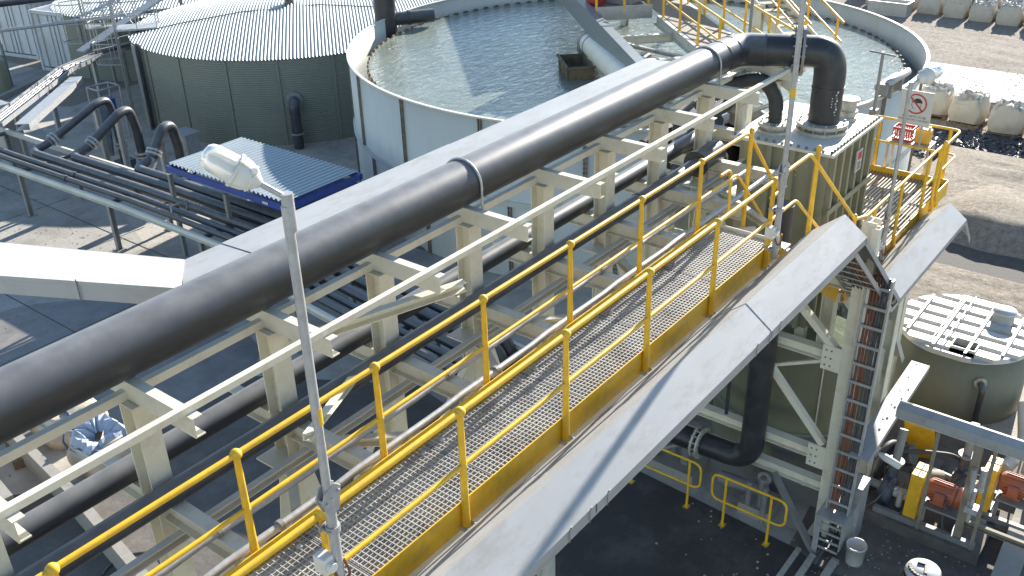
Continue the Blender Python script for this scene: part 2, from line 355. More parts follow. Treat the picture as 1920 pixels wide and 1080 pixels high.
# rutted dirt beside the platform and across the yard: real relief
def rough_sheet(name, x0, x1, y0, y1, nx, ny, amp, sc, m, z0, stretch=1.0):
    b = MB(); vs = []
    for j in range(ny+1):
        for i in range(nx+1):
            x = x0+(x1-x0)*i/nx; y = y0+(y1-y0)*j/ny
            e = min(1, 4*min(i/nx, 1-i/nx, j/ny, 1-j/ny))
            h = mnoise.fractal(Vector((x*sc, y*sc*stretch, 3.1)), 1.0, 2.1, 5)
            r = max(0, mnoise.noise(Vector((x*sc*.4, y*sc*.12, 9))))
            vs.append((x, y, z0+e*(amp*(.55+h*.6)+amp*1.2*r)))
    b.add(vs, [(j*(nx+1)+i, j*(nx+1)+i+1, (j+1)*(nx+1)+i+1, (j+1)*(nx+1)+i) for j in range(ny) for i in range(nx)], True)
    return struct(b.build(name, m))
rough_sheet('dirt_track', 15.6, 19.1, -7, 3.9, 70, 150, .10, 1.6, 'ground', .012, .5)
rough_sheet('dirt_track', 21.0, 27.2, -7, 4.6, 80, 150, .13, 1.3, 'ground', .25, .45)
rough_sheet('dirt_yard', 37.6, 45.4, -2, 13.5, 70, 110, .05, 1.5, 'ground', .012, .6)
# floor litter, slab joints and stray gravel
def litter():
    rr = random.Random(77); b = MB()
    for k in range(1500):
        x, y = (rr.gauss(5.5, 3.0), rr.gauss(22, 5)) if k % 3 else (rr.gauss(7.5, 1.2), rr.gauss(-.4, 1.6))
        s = rr.uniform(.008, .03); c = Vector((x, y, .016+s*.3)); a = rr.uniform(0, 6.28); dx, dy = math.cos(a)*s, math.sin(a)*s
        b.add([c+Vector((dx, dy, 0)), c+Vector((-dy, dx, 0)), c+Vector((-dx, -dy, 0)), c+Vector((dy, -dx, 0)), c+Vector((0, 0, s*.8))], [(0,1,4),(1,2,4),(2,3,4),(3,0,4)])
    o = b.build('floor_litter', 'kerb'); o['kind'] = 'stuff'
litter()
b = MB()
for y in (17.4, 21.2, 25.0, 28.8): b.box((-4, y-.012, .0165), (8.8, y+.012, .018))
for x in (.8, 4.4, 8.0): b.box((x-.012, 14.6, .0185), (x+.012, 33, .020))
for x in (7.3,): b.box((x-.012, -4, .0205), (x+.012, .9, .022))
struct(b.build('slab_joints', 'seam'))
# loose dirt mounds beyond the near row of bags
def mound(name, cx, cy, rx, ry, h, m, seed, nn=46):
    b = MB(); rr = random.Random(seed); vs = []
    for j in range(nn+1):
        for i in range(nn+1):
            u, v = 2*i/nn-1, 2*j/nn-1; d = math.sqrt(u*u+v*v)
            z = h*max(0, 1-d**1.6)+ (rr.uniform(-.12, .12)*h if d < .95 else 0)
            vs.append((cx+u*rx, cy+v*ry, z-.03))
    b.add(vs, [(j*(nn+1)+i, j*(nn+1)+i+1, (j+1)*(nn+1)+i+1, (j+1)*(nn+1)+i) for j in range(nn) for i in range(nn)], False)
    return b.build(name, m)
struct(mound('dirt_heap', 32.0, 3.0, 1.0, 3.4, .5, 'ground', 5))
# black rock: a low heap plus thousands of lumps = stuff
def rocks():
    rr = random.Random(11); b = MB()
    nn = 30; vs = []
    for j in range(nn+1):
        for i in range(nn+1):
            u, v = 2*i/nn-1, 2*j/nn-1; vs.append((27.9+u*1.9, 2.9+v*5.6, .18*max(0, 1-(u*u+v*v))-.02))
    b.add(vs, [(j*(nn+1)+i, j*(nn+1)+i+1, (j+1)*(nn+1)+i+1, (j+1)*(nn+1)+i) for j in range(nn) for i in range(nn)])
    for k in range(7000):
        a = rr.uniform(0, 6.2832); q = math.sqrt(rr.random()); x = 27.9+1.85*q*math.cos(a); y = 2.9+5.5*q*math.sin(a)
        s = rr.uniform(.02, .06)*(2.2 if k % 29 == 0 else 1); z = .17*(1-q*q)
        e = [Vector((rr.gauss(0, 1), rr.gauss(0, 1), rr.gauss(0, .7))).normalized()*s*rr.uniform(.6, 1.3) for _ in range(6)]
        c = Vector((x, y, z+s*.4))
        pts = [c+Vector((s, 0, 0))+e[0]*.5, c+Vector((-s, 0, 0))+e[1]*.5, c+Vector((0, s, 0))+e[2]*.5, c+Vector((0, -s, 0))+e[3]*.5, c+Vector((0, 0, s*.8))+e[4]*.4, c-Vector((0, 0, s*.6))]
        b.add(pts, [(0,2,4),(2,1,4),(1,3,4),(3,0,4),(2,0,5),(1,2,5),(3,1,5),(0,3,5)])
    o = b.build('black_rock', 'coal'); o['kind'] = 'stuff'; return o
rocks()
# scattered stones over the dirt yard
def stones():
    rr = random.Random(5); b = MB()
    for k in range(3800):
        x = rr.uniform(15.5, 44); y = rr.uniform(-6, 12)
        if (x-19.9)**2+(y-12.2)**2 < 8.7**2 or (18.8 < x < 21.3 and y < 3.5): continue
        s = rr.uniform(.012, .045); c = Vector((x, y, s*.3))
        a = rr.uniform(0, 6.28); dx, dy = math.cos(a)*s, math.sin(a)*s
        b.add([c+Vector((dx, dy, 0)), c+Vector((-dy, dx, 0)), c+Vector((-dx, -dy, 0)), c+Vector((dy, -dx, 0)), c+Vector((0, 0, s*.8))], [(0,1,4),(1,2,4),(2,3,4),(3,0,4)])
    o = b.build('loose_stones', 'kerb'); o['kind'] = 'stuff'
stones()

# ================================================================ THICKENER TANK
TC = Vector((20.45, 12.55, 0)); TR = 8.27; TZ = 4.05
th = thing('thickener_tank', 'huge round open settling tank of murky water with a notched weir inside its rim', 'tank', TC)
# shell: wall, slightly wider rim flange
b = MB(); b.lathe(TC, [(TR, 0), (TR, TZ-.01), (TR-.012, TZ-.01), (TR-.012, TZ-.85), (TR-.012, 2.6), (TR-.02, 2.6), (TR-.02, 0)], 160); b.build('wall', 'thick', th)
b = MB(); b.lathe(TC, [(TR-.03, TZ-.03), (TR+.055, TZ-.03), (TR+.055, TZ+.012), (TR-.03, TZ+.012), (TR-.03, TZ-.03)], 160, smooth=False); b.build('rim', 'creamtop', th)
b = MB(); b.lathe(TC, [(TR+.002, 1.93), (TR+.06, 1.93), (TR+.06, 2.06), (TR+.002, 2.06)], 160, smooth=False); b.build('joint_band', 'thick', th)
b = MB()
for k in range(20):
    a = 2*math.pi*k/20+.12; e = Vector((math.cos(a), math.sin(a), 0)); t = Vector((-e.y, e.x, 0))
    for (z0, z1, off) in ((2.06, TZ-.03, 0), (0, 1.93, .09)):
        ee = Vector((math.cos(a+off), math.sin(a+off), 0)); tt = Vector((-ee.y, ee.x, 0))
        for s in (-1, 1):
            b.bar(TC+ee*(TR+.03)+tt*s*.035+Vector((0, 0, z0)), TC+ee*(TR+.03)+tt*s*.035+Vector((0, 0, z1)), .012, .065, up=ee)
        z = z0+.08
        while z < z1:
            b.tube([TC+ee*(TR+.045)+tt*-.06+Vector((0, 0, z)), TC+ee*(TR+.045)+tt*.06+Vector((0, 0, z))], .013, 5); z += .12
        b.cut()
b.build('seam_flange', 'rust', th)
# launder: inner notched weir and floor
WZ = 3.62; WR = TR-.52
b = MB(); b.lathe(TC, [(WR, 2.9), (WR, WZ-.03), (WR+.012, WZ-.03), (WR+.012, 2.9)], 200); b.lathe(TC, [(WR, 3.1), (TR-.02, 3.1)], 160); b.build('launder', 'moss', th)
b = MB(); N = 440; vs = []; fs = []
for k in range(N):
    a = 2*math.pi*k/N; e0 = Vector((math.cos(a), math.sin(a), 0)); top = WZ+.05 if k % 4 in (0, 1) else WZ-.03
    vs += [TC+e0*r+Vector((0, 0, z)) for r, z in ((WR-.02, WZ-.10), (WR-.02, top), (WR+.03, top), (WR+.03, WZ-.10))]
for k in range(N):
    j = (k+1) % N
    for q in range(4): fs.append((4*k+q, 4*k+(q+1) % 4, 4*j+(q+1) % 4, 4*j+q))
b.add(vs, fs)
b.build('notched_weir', 'moss', th)
b = MB(); b.lathe(TC, [(.01, WZ), (WR-.01, WZ)], 160); w_ = b.build('water_surface', 'water', th)
b = MB(); b.lathe(TC, [(WR+.02, 3.25), (TR-.03, 3.25)], 160); b.build('launder_water', 'inner', th)

# ================================================================ DARK CORRUGATED TANK WITH RIBBED ROOF
def corr_tank(name, label, c, r, h, rise, rib, rot, seams, base=.0, vent=True, group=None, n_ang=200, prise=.9):
    c = Vector(c); t = thing(name, label, 'tank', c, group)
    prof = []; z = 0; p = .076
    k = int(h/p*4)
    for i in range(k+1): prof.append((r+.010*math.cos(i*math.pi/2), h*i/k))
    b = MB(); b.lathe(c, prof, n_ang); b.build('wall', 'dktank', t)
    b = MB()
    for a in seams:
        e = Vector((math.cos(a), math.sin(a), 0)); b.bar(c+e*(r+.02)+Vector((0, 0, .02)), c+e*(r+.02)+Vector((0, 0, h-.03)), .10, .035, up=e).cut()
    b.build('seam_strip', 'dktank', t)
    # corrugated sheet roof: sheets run along direction rot, rising to the middle
    R2 = r+.05; n = int(2*R2/rib); cr, sr = math.cos(rot), math.sin(rot); b = MB(); m = 26; per = 6
    vs = []; nu = n*per
    for i in range(nu+1):
        u = -R2+2*R2*i/nu; L = math.sqrt(max(0.0004, R2*R2-u*u)); ph = (i % per)/per
        bump = .5+.5*math.cos(2*math.pi*ph); bump = bump**.7
        for j in range(m+1):
            v = -L+2*L*j/m; d = math.hypot(u, v)
            zz = h+rise*max(0., 1-d/R2)**prise + .048*bump
            vs.append((c.x+v*cr-u*sr, c.y+v*sr+u*cr, c.z+zz))
    b.add(vs, [(i*(m+1)+j, (i+1)*(m+1)+j, (i+1)*(m+1)+j+1, i*(m+1)+j+1) for i in range(nu) for j in range(m)])
    rf = b.build('roof', 'roof', t)
    if vent:
        b = MB(); b.lathe(c+Vector((0, 0, h+rise)), [(.16, -.05), (.16, .16), (.26, .18), (.26, .25), (.1, .33), (.01, .34)], 20); b.build('vent', 'galvd', t)
    return t
DC = Vector((19.85, 27.1, 0)); DR = 5.84; DH = 2.93
dk = corr_tank('storage_tank', 'big dark olive corrugated water tank with a ribbed silver roof and round vent on top', DC, DR, DH, .62, .118, R(48), [R(a) for a in (171, 189, 207, 224, 242, 259, 276)])
# conduit across the roof, grey corner post, side nozzle with black drop pipe
b = MB(); pts = [(15.6, 29.6), (16.4, 29.2), (18.2, 27.9), (20.4, 26.1), (22.4, 24.2)]
b.tube([(x, y, DH+.07+.62*max(0., 1-math.hypot(x-DC.x, y-DC.y)/(DR+.1))**.9) for x, y in pts], .022, 6); b.build('conduit', 'galvd', dk)
b = MB(); a = R(166); e = Vector((math.cos(a), math.sin(a), 0)); b.chan(DC+e*(DR+.12), DC+e*(DR+.12)+Vector((0, 0, DH+.1)), .34, .22, .02, up=e); b.build('corner_post', 'galvd', dk)
a = R(228); e = Vector((math.cos(a), math.sin(a), 0)); p0 = DC+e*DR+Vector((0, 0, 1.55))
b = MB(); b.tube(fil([p0-e*.05, p0+e*.42, p0+e*.42-Vector((0, 0, 1.5))], .28, 8), .17, 16); nz = b.build('outlet_pipe', 'hdpe2', dk)
b = MB(); b.ring(p0+e*.05, e, .15, .30, .05); b.bolts(p0+e*.07, e, .26, 12); b.cut(); b.ring(p0+e*.42-Vector((0, 0, 1.0)), (0, 0, 1), .17, .24, .05); b.build('flange', 'galvd', nz)
corr_tank('storage_tank', 'smaller corrugated tank half hidden behind the caged ladder, green-white roof', (20.6, 37.2, 0), 4.2, 2.55, .35, .13, R(48), [R(a) for a in (190, 215, 240, 262)], vent=False)
# black riser and overflow between the two tanks
ri = thing('riser_pipe', 'thick black vertical pipe with a side branch standing between the two round tanks', 'pipe', (18.55, 20.75, 0))
b = MB(); b.tube([(18.55, 20.75, 0), (18.55, 20.75, 5.6)], .36, 24); b.tube([(18.55, 20.75, 3.95), (19.9, 19.85, 3.95)], .22, 18); b.build('riser', 'hdpe2', ri)
b = MB(); b.ring((19.2, 20.32, 3.95), (1.35, -.9, 0), .22, .245, .06); b.build('joint_ring', 'hdpe2', ri)

# ================================================================ OLIVE FEED BOX, OLIVE TANK, SMALL WHITE-TOPPED TANK
fb = thing('feed_box', 'olive ribbed steel box with a bolted pale lid and pipe flanges beside the lower platform', 'feed box', (10.3, 3.0, 2.5))
X0, X1, Y0, Y1, ZB, ZT = 9.35, 11.25, 2.28, 3.72, 2.9, 6.0
b = MB(); b.box((X0, Y0, ZB), (X1, Y1, ZT-.05)); b.build('body', 'olive', fb)
b = MB()
for k in range(6):
    x = X0+.12+(X1-X0-.24)*k/5; b.box((x-.04, Y0-.09, ZB), (x+.04, Y0-.002, ZT-.051)).cut()
for k in range(4):
    y = Y0+.15+(Y1-Y0-.3)*k/3; b.box((X0-.09, y-.04, ZB), (X0-.002, y+.04, ZT-.051)).cut()
b.box((X0-.005, Y0-.11, 4.95), (X1, Y0-.091, 5.05))
b.build('stiffener', 'olive', fb)
b = MB(); b.box((X0-.12, Y0-.12, ZT-.048), (X1+.12, Y1+.12, ZT)); lid = b.build('lid', 'creamtop', fb)
b = MB()
for k in range(17):
    x = X0-.07+(X1-X0+.14)*k/16; b.tube([(x, Y0-.07, ZT-.01), (x, Y0-.07, ZT+.035)], .022, 6).cut()
for k in range(13):
    y = Y0-.07+(Y1-Y0+.14)*k/12; b.tube([(X0-.07, y, ZT-.01), (X0-.07, y, ZT+.035)], .022, 6).cut()
b.build('bolt', 'rust', lid)
b = MB()
for (x, y, r) in ((10.2, 2.75, .40), (9.75, 3.35, .26), (10.95, 2.62, .16)):
    b.ring((x, y, ZT+.03), (0, 0, 1), .02, r, .055, 36); b.ring((x, y, ZT+.14), (0, 0, 1), .02, r, .05, 36); b.bolts((x, y, ZT+.09), (0, 0, 1), r-.05, 12, .016, .2)
    b.tube([(x, y, ZT), (x, y, ZT+.16)], r*.75, 24).cut()
b.build('flange', 'ssteel', fb)
b = MB(); b.tube([(10.95, 2.62, ZT), (10.95, 2.62, ZT+.34)], .13, 18); b.ring((10.95, 2.62, ZT+.34), (0, 0, 1), .0, .17, .04, 20); b.build('nozzle', 'ssteel', fb)
b = MB(); b.box((10.35, Y0-.118, 5.36), (10.58, Y0-.094, 5.72)); sg = b.build('notice', 'white', fb)
b = MB(); b.box((10.385, Y0-.121, 5.56), (10.545, Y0-.1185, 5.69)); b.build('warning_mark', 'redp', sg)
b = MB()
for k in range(4): b.box((10.385, Y0-.121, 5.40+.035*k), (10.545-.03*(k % 2), Y0-.1185, 5.415+.035*k)).cut()
b.build('text_line', 'blackp', sg)
b = MB()
for x in (X0+.1, X1-.1):
    for y in (Y0+.1, Y1-.1): b.ibeam((x, y, 0), (x, y, ZB), .16, .16, .014, up=(1, 0, 0)).cut()
b.build('support_leg', 'cream', fb)
ob = thing('open_tank', 'round olive open-topped tank with greenish water under the upper walkway', 'tank', (10.35, 2.65, 0))
oc = Vector((10.35, 2.65, 0))
b = MB(); b.lathe(oc, [(1.45, 0), (1.45, 2.75), (1.51, 2.75), (1.51, 2.8), (1.43, 2.8), (1.43, 2.2)], 64); b.build('wall', 'olive', ob)
b = MB(); b.lathe(oc, [(1.452, .98), (1.48, .98), (1.48, 1.05), (1.452, 1.05)], 64, smooth=False); b.build('joint_band', 'olive', ob)
b = MB(); b.lathe(oc, [(.01, 2.45), (1.44, 2.45)], 48); b.build('water_surface', 'water2', ob)

wt = thing('process_tank', 'olive round tank with a white roof striped by shadows, bars and a square open hatch', 'tank', (13.6, .62, 0))
wc = Vector((13.6, .62, 0)); WTR = 1.22; WTZ = 1.4
b = MB(); b.lathe(wc, [(WTR, 0), (WTR, WTZ-.02), (WTR-.04, WTZ-.02)], 72); b.build('wall', 'olive2', wt)
# roof disc with a square hatch cut by building strips around it
hx0, hx1, hy0, hy1 = 12.62, 12.95, .22, .62
def rib_z(x): return .085 if ((x-wc.x+5) % .40) < .215 else .0
def disc_with_hatch():
    b = MB(); n = 122
    xs = sorted(set([wc.x-WTR+2*WTR*i/n for i in range(n+1)]+[hx0, hx1]))
    for i in range(len(xs)-1):
        x0, x1 = xs[i], xs[i+1]
        l0 = math.sqrt(max(0, (WTR+.03)**2-(x0-wc.x)**2)); l1 = math.sqrt(max(0, (WTR+.03)**2-(x1-wc.x)**2))
        spans = [((-l0, l0), (-l1, l1))]
        if x0 >= hx0-1e-6 and x1 <= hx1+1e-6: spans = [((-l0, hy0-wc.y), (-l1, hy0-wc.y)), ((hy1-wc.y, l0), (hy1-wc.y, l1))]
        for (a0, b0), (a1, b1) in spans:
            b.poly([(x0, wc.y+a0, WTZ-.019), (x1, wc.y+a1, WTZ-.019), (x1, wc.y+b1, WTZ-.019), (x0, wc.y+b0, WTZ-.019)], (0, 0, .022+rib_z((x0+x1)/2)))
    return b
rf = disc_with_hatch().build('roof', 'white', wt)
b = MB()
for k in range(4):
    x = wc.x-.85+.57*k; L = math.sqrt(WTR**2-(x-wc.x)**2)-.05; b.angle((wc.x-L, x-wc.x+wc.y, WTZ+.115), (wc.x+L, x-wc.x+wc.y, WTZ+.115), .05, .05, .008).cut()
b.build('roof_bar', 'ssteel', wt)
b = MB()
for y in (.42, .62):
    L = math.sqrt(WTR**2-(y+.35-wc.y)**2)-.1; b.tube([(wc.x-L, y+.35, WTZ+.17), (wc.x+L, y+.33, WTZ+.16)], .016, 6).cut()
b.build('roof_pipe', 'galv', wt)
b = MB(); b.box((hx0-.02, hy0-.02, WTZ+.004), (hx0, hy1+.02, WTZ+.14)); b.box((hx1, hy0-.02, WTZ+.004), (hx1+.02, hy1+.02, WTZ+.14)); b.box((hx0, hy0-.02, WTZ+.004), (hx1, hy0, WTZ+.14)); b.box((hx0, hy1, WTZ+.004), (hx1, hy1+.02, WTZ+.14)); b.build('hatch_frame', 'creamtop', wt)
b = MB(); b.lathe(wc, [(.01, .5), (WTR-.05, .5)], 40); b.build('hatch_shade_disc', 'dark', wt)  # dark disc that paints the shaded inside seen through the hatch
b = MB(); b.lathe((14.2, .1, WTZ+.05), [(.2, 0), (.2, .22), (.22, .22), (.22, .26), (.01, .28)], 24); b.build('manhole', 'white', wt)
b = MB(); e = Vector((-.86, -.51, 0)); p = wc+e*WTR+Vector((0, 0, .98))
b.tube(fil([p-e*.05, p+e*.2, p+e*.2-Vector((0, 0, .95))], .13, 6), .06, 12); dp = b.build('drop_pipe', 'hdpe2', wt)
b = MB(); b.ring(p+e*.04, e, .05, .12, .035, 18); b.bolts(p+e*.05, e, .1, 8, .01, .05); b.build('flange', 'ssteel', dp)
# ================================================================ PIPE BRIDGE (cream gantry)
NK = range(-2, 9); SX = 1.3955
colx = {k: -1.28+SX*k for k in NK}
pb = thing('pipe_bridge', 'long cream steel gantry of H columns and crossbeams carrying the black pipes', 'pipe bridge', (3, 3.95, 0))
for k in NK:
    x = colx[k]
    zf = .022 if k < 5 else (2.22 if k < 8 else 5.66)
    b = MB(); b.ibeam((x, 3.95, zf), (x, 3.95, 6.8), .2, .2, .014, up=(0, 1, 0)); b.box((x-.16, 3.79, zf-.018), (x+.16, 4.11, zf)); b.box((x-.11, 3.84, 6.8), (x+.11, 4.06, 6.812)); cc = b.build('column', 'cream', pb)
    b = MB(); b.chan((x, 4.42, 6.91), (x, 3.09, 6.91), .09, .18, .012, flip=-1); b.build('crossbeam', 'cream', pb)
    b = MB(); b.ibeam((x, 4.75, 5.75), (x, 1.62 if k < 6 else (2.55 if k < 8 else 3.86), 5.75), .13, .20, .012); b.build('lower_crossbeam', 'cream', pb)
    b = MB(); b.poly([(x+.012, 3.84, 5.65), (x+.012, 3.84, 5.40), (x+.012, 3.62, 5.65)], (.012, 0, 0)); b.build('gusset', 'cream', pb)
x0, x1 = colx[-2]-.6, colx[8]+.1
b = MB(); b.ibeam((colx[3]+.11, 3.95, 2.08), (8.0, 3.95, 2.08), .2, .24, .014); b.bar((8.0, 3.9, 2.0), (8.0, 4.3, 2.0), .1, .3); b.build('transfer_beam', 'galvd', pb)
b = MB(); b.box((x0, 3.99, 6.815), (x1, 4.06, 6.895)); b.build('top_chord', 'cream', pb)
b = MB(); b.angle((x0, 3.20, 7.032), (x1-.15, 3.20, 7.032), .06, .06, .01, flip=-1); b.build('edge_rail', 'cream', pb)
b = MB(); b.chan((x0, 3.60, 5.60), (x1, 3.60, 5.60), .07, .09, .01); b.build('lower_chord', 'creamtop', pb)
# spread trestles below every second bay
for k in (-1, 1, 3, 5, 7):
    x = colx[k]
    b = MB(); b.bar((x-.30, 3.84, 5.44), (x+.24, 3.84, 5.44), .52, .016); b.build('gusset', 'creamtop', pb)
    b = MB(); b.bar((x-.14, 3.86, 5.42), (x-.75, 4.0, .1) if k < 5 else (x-.51, 3.945, 2.21), .17, .012, up=(0, 1, 0)).cut(); b.bar((x-.06, 3.7, 5.42), (x-.06, 2.75, 3.0), .012, .14, up=(1, 0, 0)).cut(); b.build('brace', 'creamtop', pb)
    b = MB(); b.chan((x-.28, 3.6, 5.5), (x-1.25, 2.3, 5.60), .09, .1, .01).cut(); b.chan((x+.28, 3.6, 5.5), (x+1.25, 2.3, 5.60), .09, .1, .01).cut(); b.build('plan_brace', 'cream', pb)
b = MB(); b.chan((colx[1]+.1, 3.85, 6.62), (colx[2]+.35, 3.12, 6.74), .09, .1, .01); b.cut(); b.chan((colx[1]-.5, 3.0, 6.3), (colx[1]+.7, 3.7, 6.0), .07, .07, .01); b.build('plan_brace', 'cream', pb)
b = MB()
for k in (2, 3): b.bar((colx[k]-.05, 3.9, 5.3), (colx[k]-.9, 3.9, 4.3), .012, .09, up=(0, 1, 0)).cut()
b.build('brace', 'creamtop', pb)

# ---------------------------------------------------------------- the big black pipe
bp_ = thing('process_pipe', 'thickest shiny black pipe on top of the cream gantry, turning down into the olive box', 'pipe', (3, 4.03, 7.0))
PZ = 7.262; PR = .252
path = [(-6, 4.03, PZ), (9.35, 4.03, PZ)]
kink = Vector((9.6, 4.03, PZ)); end = Vector((10.2, 2.75, PZ))
b = MB(); b.tube(fil([(-6, 4.03, PZ), kink, kink+(end-kink)*.30], .35, 8), PR, 40); b.build('straight_run', 'hdpe', bp_)
d = (end-kink).normalized(); j1 = kink+(end-kink)*.30
b = MB(); b.tube([j1, kink+(end-kink)*.62], PR*.985, 40); b.build('spool', 'hdpe3', bp_)
j2 = kink+(end-kink)*.66
b = MB(); b.tube(fil([j2, end+d*.02, (10.2+d.x*.02, 2.75+d.y*.02, PZ-.9), (10.2+d.x*.02, 2.75+d.y*.02, 6.15)], [.38, .1], 12), PR*.97, 40); el = b.build('elbow', 'hdpe3', bp_)
b = MB(); b.ring(j2-d*.05, d, PR*.9, PR+.13, .045, 36); b.cut(); b.ring(j2+d*.05, d, PR*.9, PR+.13, .04, 36); b.bolts(j2-d*.01, d, PR+.085, 14, .016, .2); b.build('flange', 'galvd', bp_)
b = MB()
for x in (8.95, 9.3): b.ring((x, 4.03, PZ), (1, 0, 0), PR-.01, PR+.008, .02, 40).cut()
b.ring(j1, d, PR-.01, PR+.008, .02, 40); b.cut(); b.ring((10.2+d.x*.02, 2.75+d.y*.02, 6.72), (0, 0, 1), PR*.9, PR+.004, .02, 40)
b.build('weld_bead', 'hdpe2', bp_)
# U-bolt clamps over the pipe
for x in (colx[3]+.04, colx[7]+.04):
    b = MB(); pts = [(x, 4.03-PR-.014, 6.86)]+[(x, 4.03-(PR+.014)*math.cos(math.pi*i/14), PZ+(PR+.014)*math.sin(math.pi*i/14)) for i in range(15)]+[(x, 4.03+PR+.014, 6.86)]
    b.tube(pts, .014, 8); b.build('u_bolt', 'galv', bp_)
b = MB()
for i in range(9):
    zz = 6.33+.045*i; yo = .03*math.sin(i*2.1)
    a = R(232); e = Vector((math.cos(a), math.sin(a), 0)); t = Vector((-e.y, e.x, 0)); c0 = Vector((10.2+d.x*.02, 2.75+d.y*.02, zz))+e*(PR*.97)
    b.bar(c0+t*(.01-yo*.4), c0+t*(.035-yo*.4), .003, .012+.012*(i % 3)); 
    if 2 < i < 7: b.bar(c0+t*(-.06), c0+t*(-.045), .003, .02)
b.build('chalk_mark', 'white', el)
# small black pipe behind the columns and medium black pipe by the handrail
b = MB(); b.tube([(-6, 4.28, 5.968), (9.2, 4.28, 5.968)], .118, 24); o = b.build('process_pipe', 'hdpe', loc=(2, 4.28, 5.85)); tag(o, 'black pipe running behind the gantry columns just under the crossbeam ends', 'pipe')
p2 = thing('process_pipe', 'slim matt black pipe running directly behind the far yellow handrail', 'pipe', (2, 3.72, 5.85))
b = MB(); b.tube([(-6, 3.72, 5.96), (7.6, 3.72, 5.96), (7.9, 3.72, 5.98)], .105, 24); b.build('pipe', 'hdpe2', p2)
b = MB()
for x in (6.2, 7.75): b.ring((x, 3.72, 5.96), (1, 0, 0), .1, .116, .03, 24).cut()
b.tube([(7.9, 3.72, 5.98), (8.5, 3.72, 5.99)], .17, 24); b.ring((7.86, 3.72, 5.97), (1, 0, 0), .1, .2, .04, 24); b.build('coupling', 'hdpe2', p2)
# two galvanised conduits by the walkway
for (y, n) in ((3.06, 'upper thin galvanised conduit, the one farther from the walkway grating'), (2.72, 'lower thin galvanised conduit, the one nearer the walkway grating')):
    t = thing('conduit', n, 'conduit', (2, y, 5.9))
    pts = [(-5, y, 5.9)]
    for k in range(-1, 6):
        xx = colx[k]; pts += [(xx-.5, y, 5.9), (xx-.22, y, 5.915), (xx+.5, y, 5.905)]
    pts += [(8.2, y, 5.9)]
    b = MB(); b.tube(pts, .036, 12); b.build('tube', 'galv', t)
    b = MB()
    for k in (0, 2, 4):
        b.ring((colx[k]-.05+(.35 if y < 2.9 else 0), y, 5.912), (1, 0, 0), .034, .05, .04, 14).cut()
    b.build('coupling', 'galvd', t)

# ================================================================ CABLE TRAY COVERS
def gable(name, label, loc, segs, prof, m, skirt=.09, sub='cover_sheet', skew=0):
    """segs: list of (start, end); prof: (left y,z),(ridge y,z),(right y,z) offsets; sheets overlap at the joints"""
    t = thing(name, label, 'cable tray cover', loc)
    for i, (p, q) in enumerate(segs):
        (ly, lz), (ry, rz), (qy, qz) = prof; th_ = .012; lift = .007*(i % 2)
        out = [(ly, lz-skirt), (ly, lz), (ry, rz), (qy, qz), (qy, qz-skirt), (qy+th_, qz-skirt), (qy+th_, qz-th_*.6), (ry, rz-th_), (ly-th_, lz-th_*.6), (ly-th_, lz-skirt)]
        p, q = Vector(p), Vector(q); n = len(out)
        vs = [e+Vector(((y-prof[1][0])*skew if (i == 0 and e is p) else 0, y, z+lift)) for e in (p, q) for y, z in out]
        b = MB(); b.add(vs, [tuple(range(n)), tuple(range(2*n-1, n-1, -1))]+[(k, n+k, n+(k+1) % n, (k+1) % n) for k in range(n)])
        b.build(sub, m, t)
    return t
prof1 = ((1.43, 5.95), (1.03, 6.28), (.72, 6.05))
cv = gable('cable_tray_cover', 'light grey gabled cable tray cover beside the near handrail, crossed by pole shadows', (2, 1.0, 6.0),
      [((-4, 0, 0), (-2.2, 0, 0)), ((-2.215, 0, 0), (.60, 0, 0)), ((.585, 0, 0), (3.89, 0, 0)), ((3.875, 0, 0), (6.62, 0, 0)), ((6.6, 0, 0), (8.72, 0, -1.80)), ((8.70, 0, -1.8), (12.1, 0, -1.8)), ((12.1, 0, -1.8), (12.75, 0, -2.4))], prof1, 'cover')
b = MB()
for x in (.2, .48, .74, 3.5, 3.8, 4.05, -2.4, -2.0):
    b.bar((x, .708, 5.945), (x, .708, 6.075), .006, .008, up=(1, 0, 0)); b.bar((x, .712, 6.06), (x+.01, .70, 6.10), .006, .008).cut()
b.build('strap', 'galvd', cv)
# ladder tray and cables inside the cover
lt = thing('cable_ladder', 'galvanised cable ladder with orange and grey cables under the grey gabled cover', 'cable ladder', (4, 1.05, 5.9))
def ladder(t, pts, ys, mats=('galv',), rung=.3, hgt=.07, sidew=.02):
    b = MB()
    for y in ys:
        for p, q in zip(pts[:-1], pts[1:]): b.bar((p[0], y, p[1]), (q[0], y, q[1]), sidew, hgt)
        b.cut()
    b.build('side_rail', 'galv', t)
    b = MB()
    for p, q in zip(pts[:-1], pts[1:]):
        L = math.hypot(q[0]-p[0], q[1]-p[1]); n = max(1, int(L/rung))
        for k in range(n):
            s = (k+.5)/n; x, z = p[0]+(q[0]-p[0])*s, p[1]+(q[1]-p[1])*s; b.bar((x, ys[0], z), (x, ys[1], z), .03, .02).cut()
    b.build('rung', 'galv', t)
def cables(t, pts, ys, m, r=.018, dz=.02, seed=1, name='cable'):
    rr = random.Random(seed)
    b = MB()
    for y in ys:
        pp = []
        for p, q in zip(pts[:-1], pts[1:]):
            for k in range(6):
                s = k/6; pp.append((p[0]+(q[0]-p[0])*s, y+rr.uniform(-.008, .008), p[1]+(q[1]-p[1])*s+dz))
        pp.append((pts[-1][0], ys[0] if False else y, pts[-1][1]+dz)); b.tube(pp, r, 6).cut()
    b.build(name, m, t)
pts = [(-3.5, 5.86), (6.5, 5.86), (8.65, 4.06), (12.0, 4.06)]
ladder(lt, pts, (.80, 1.34)); cables(lt, pts, (.88, .94, 1.0), 'orangec', seed=2, name='orange_cable'); cables(lt, pts, (1.07, 1.13, 1.2), 'greyc', seed=3, name='grey_cable')
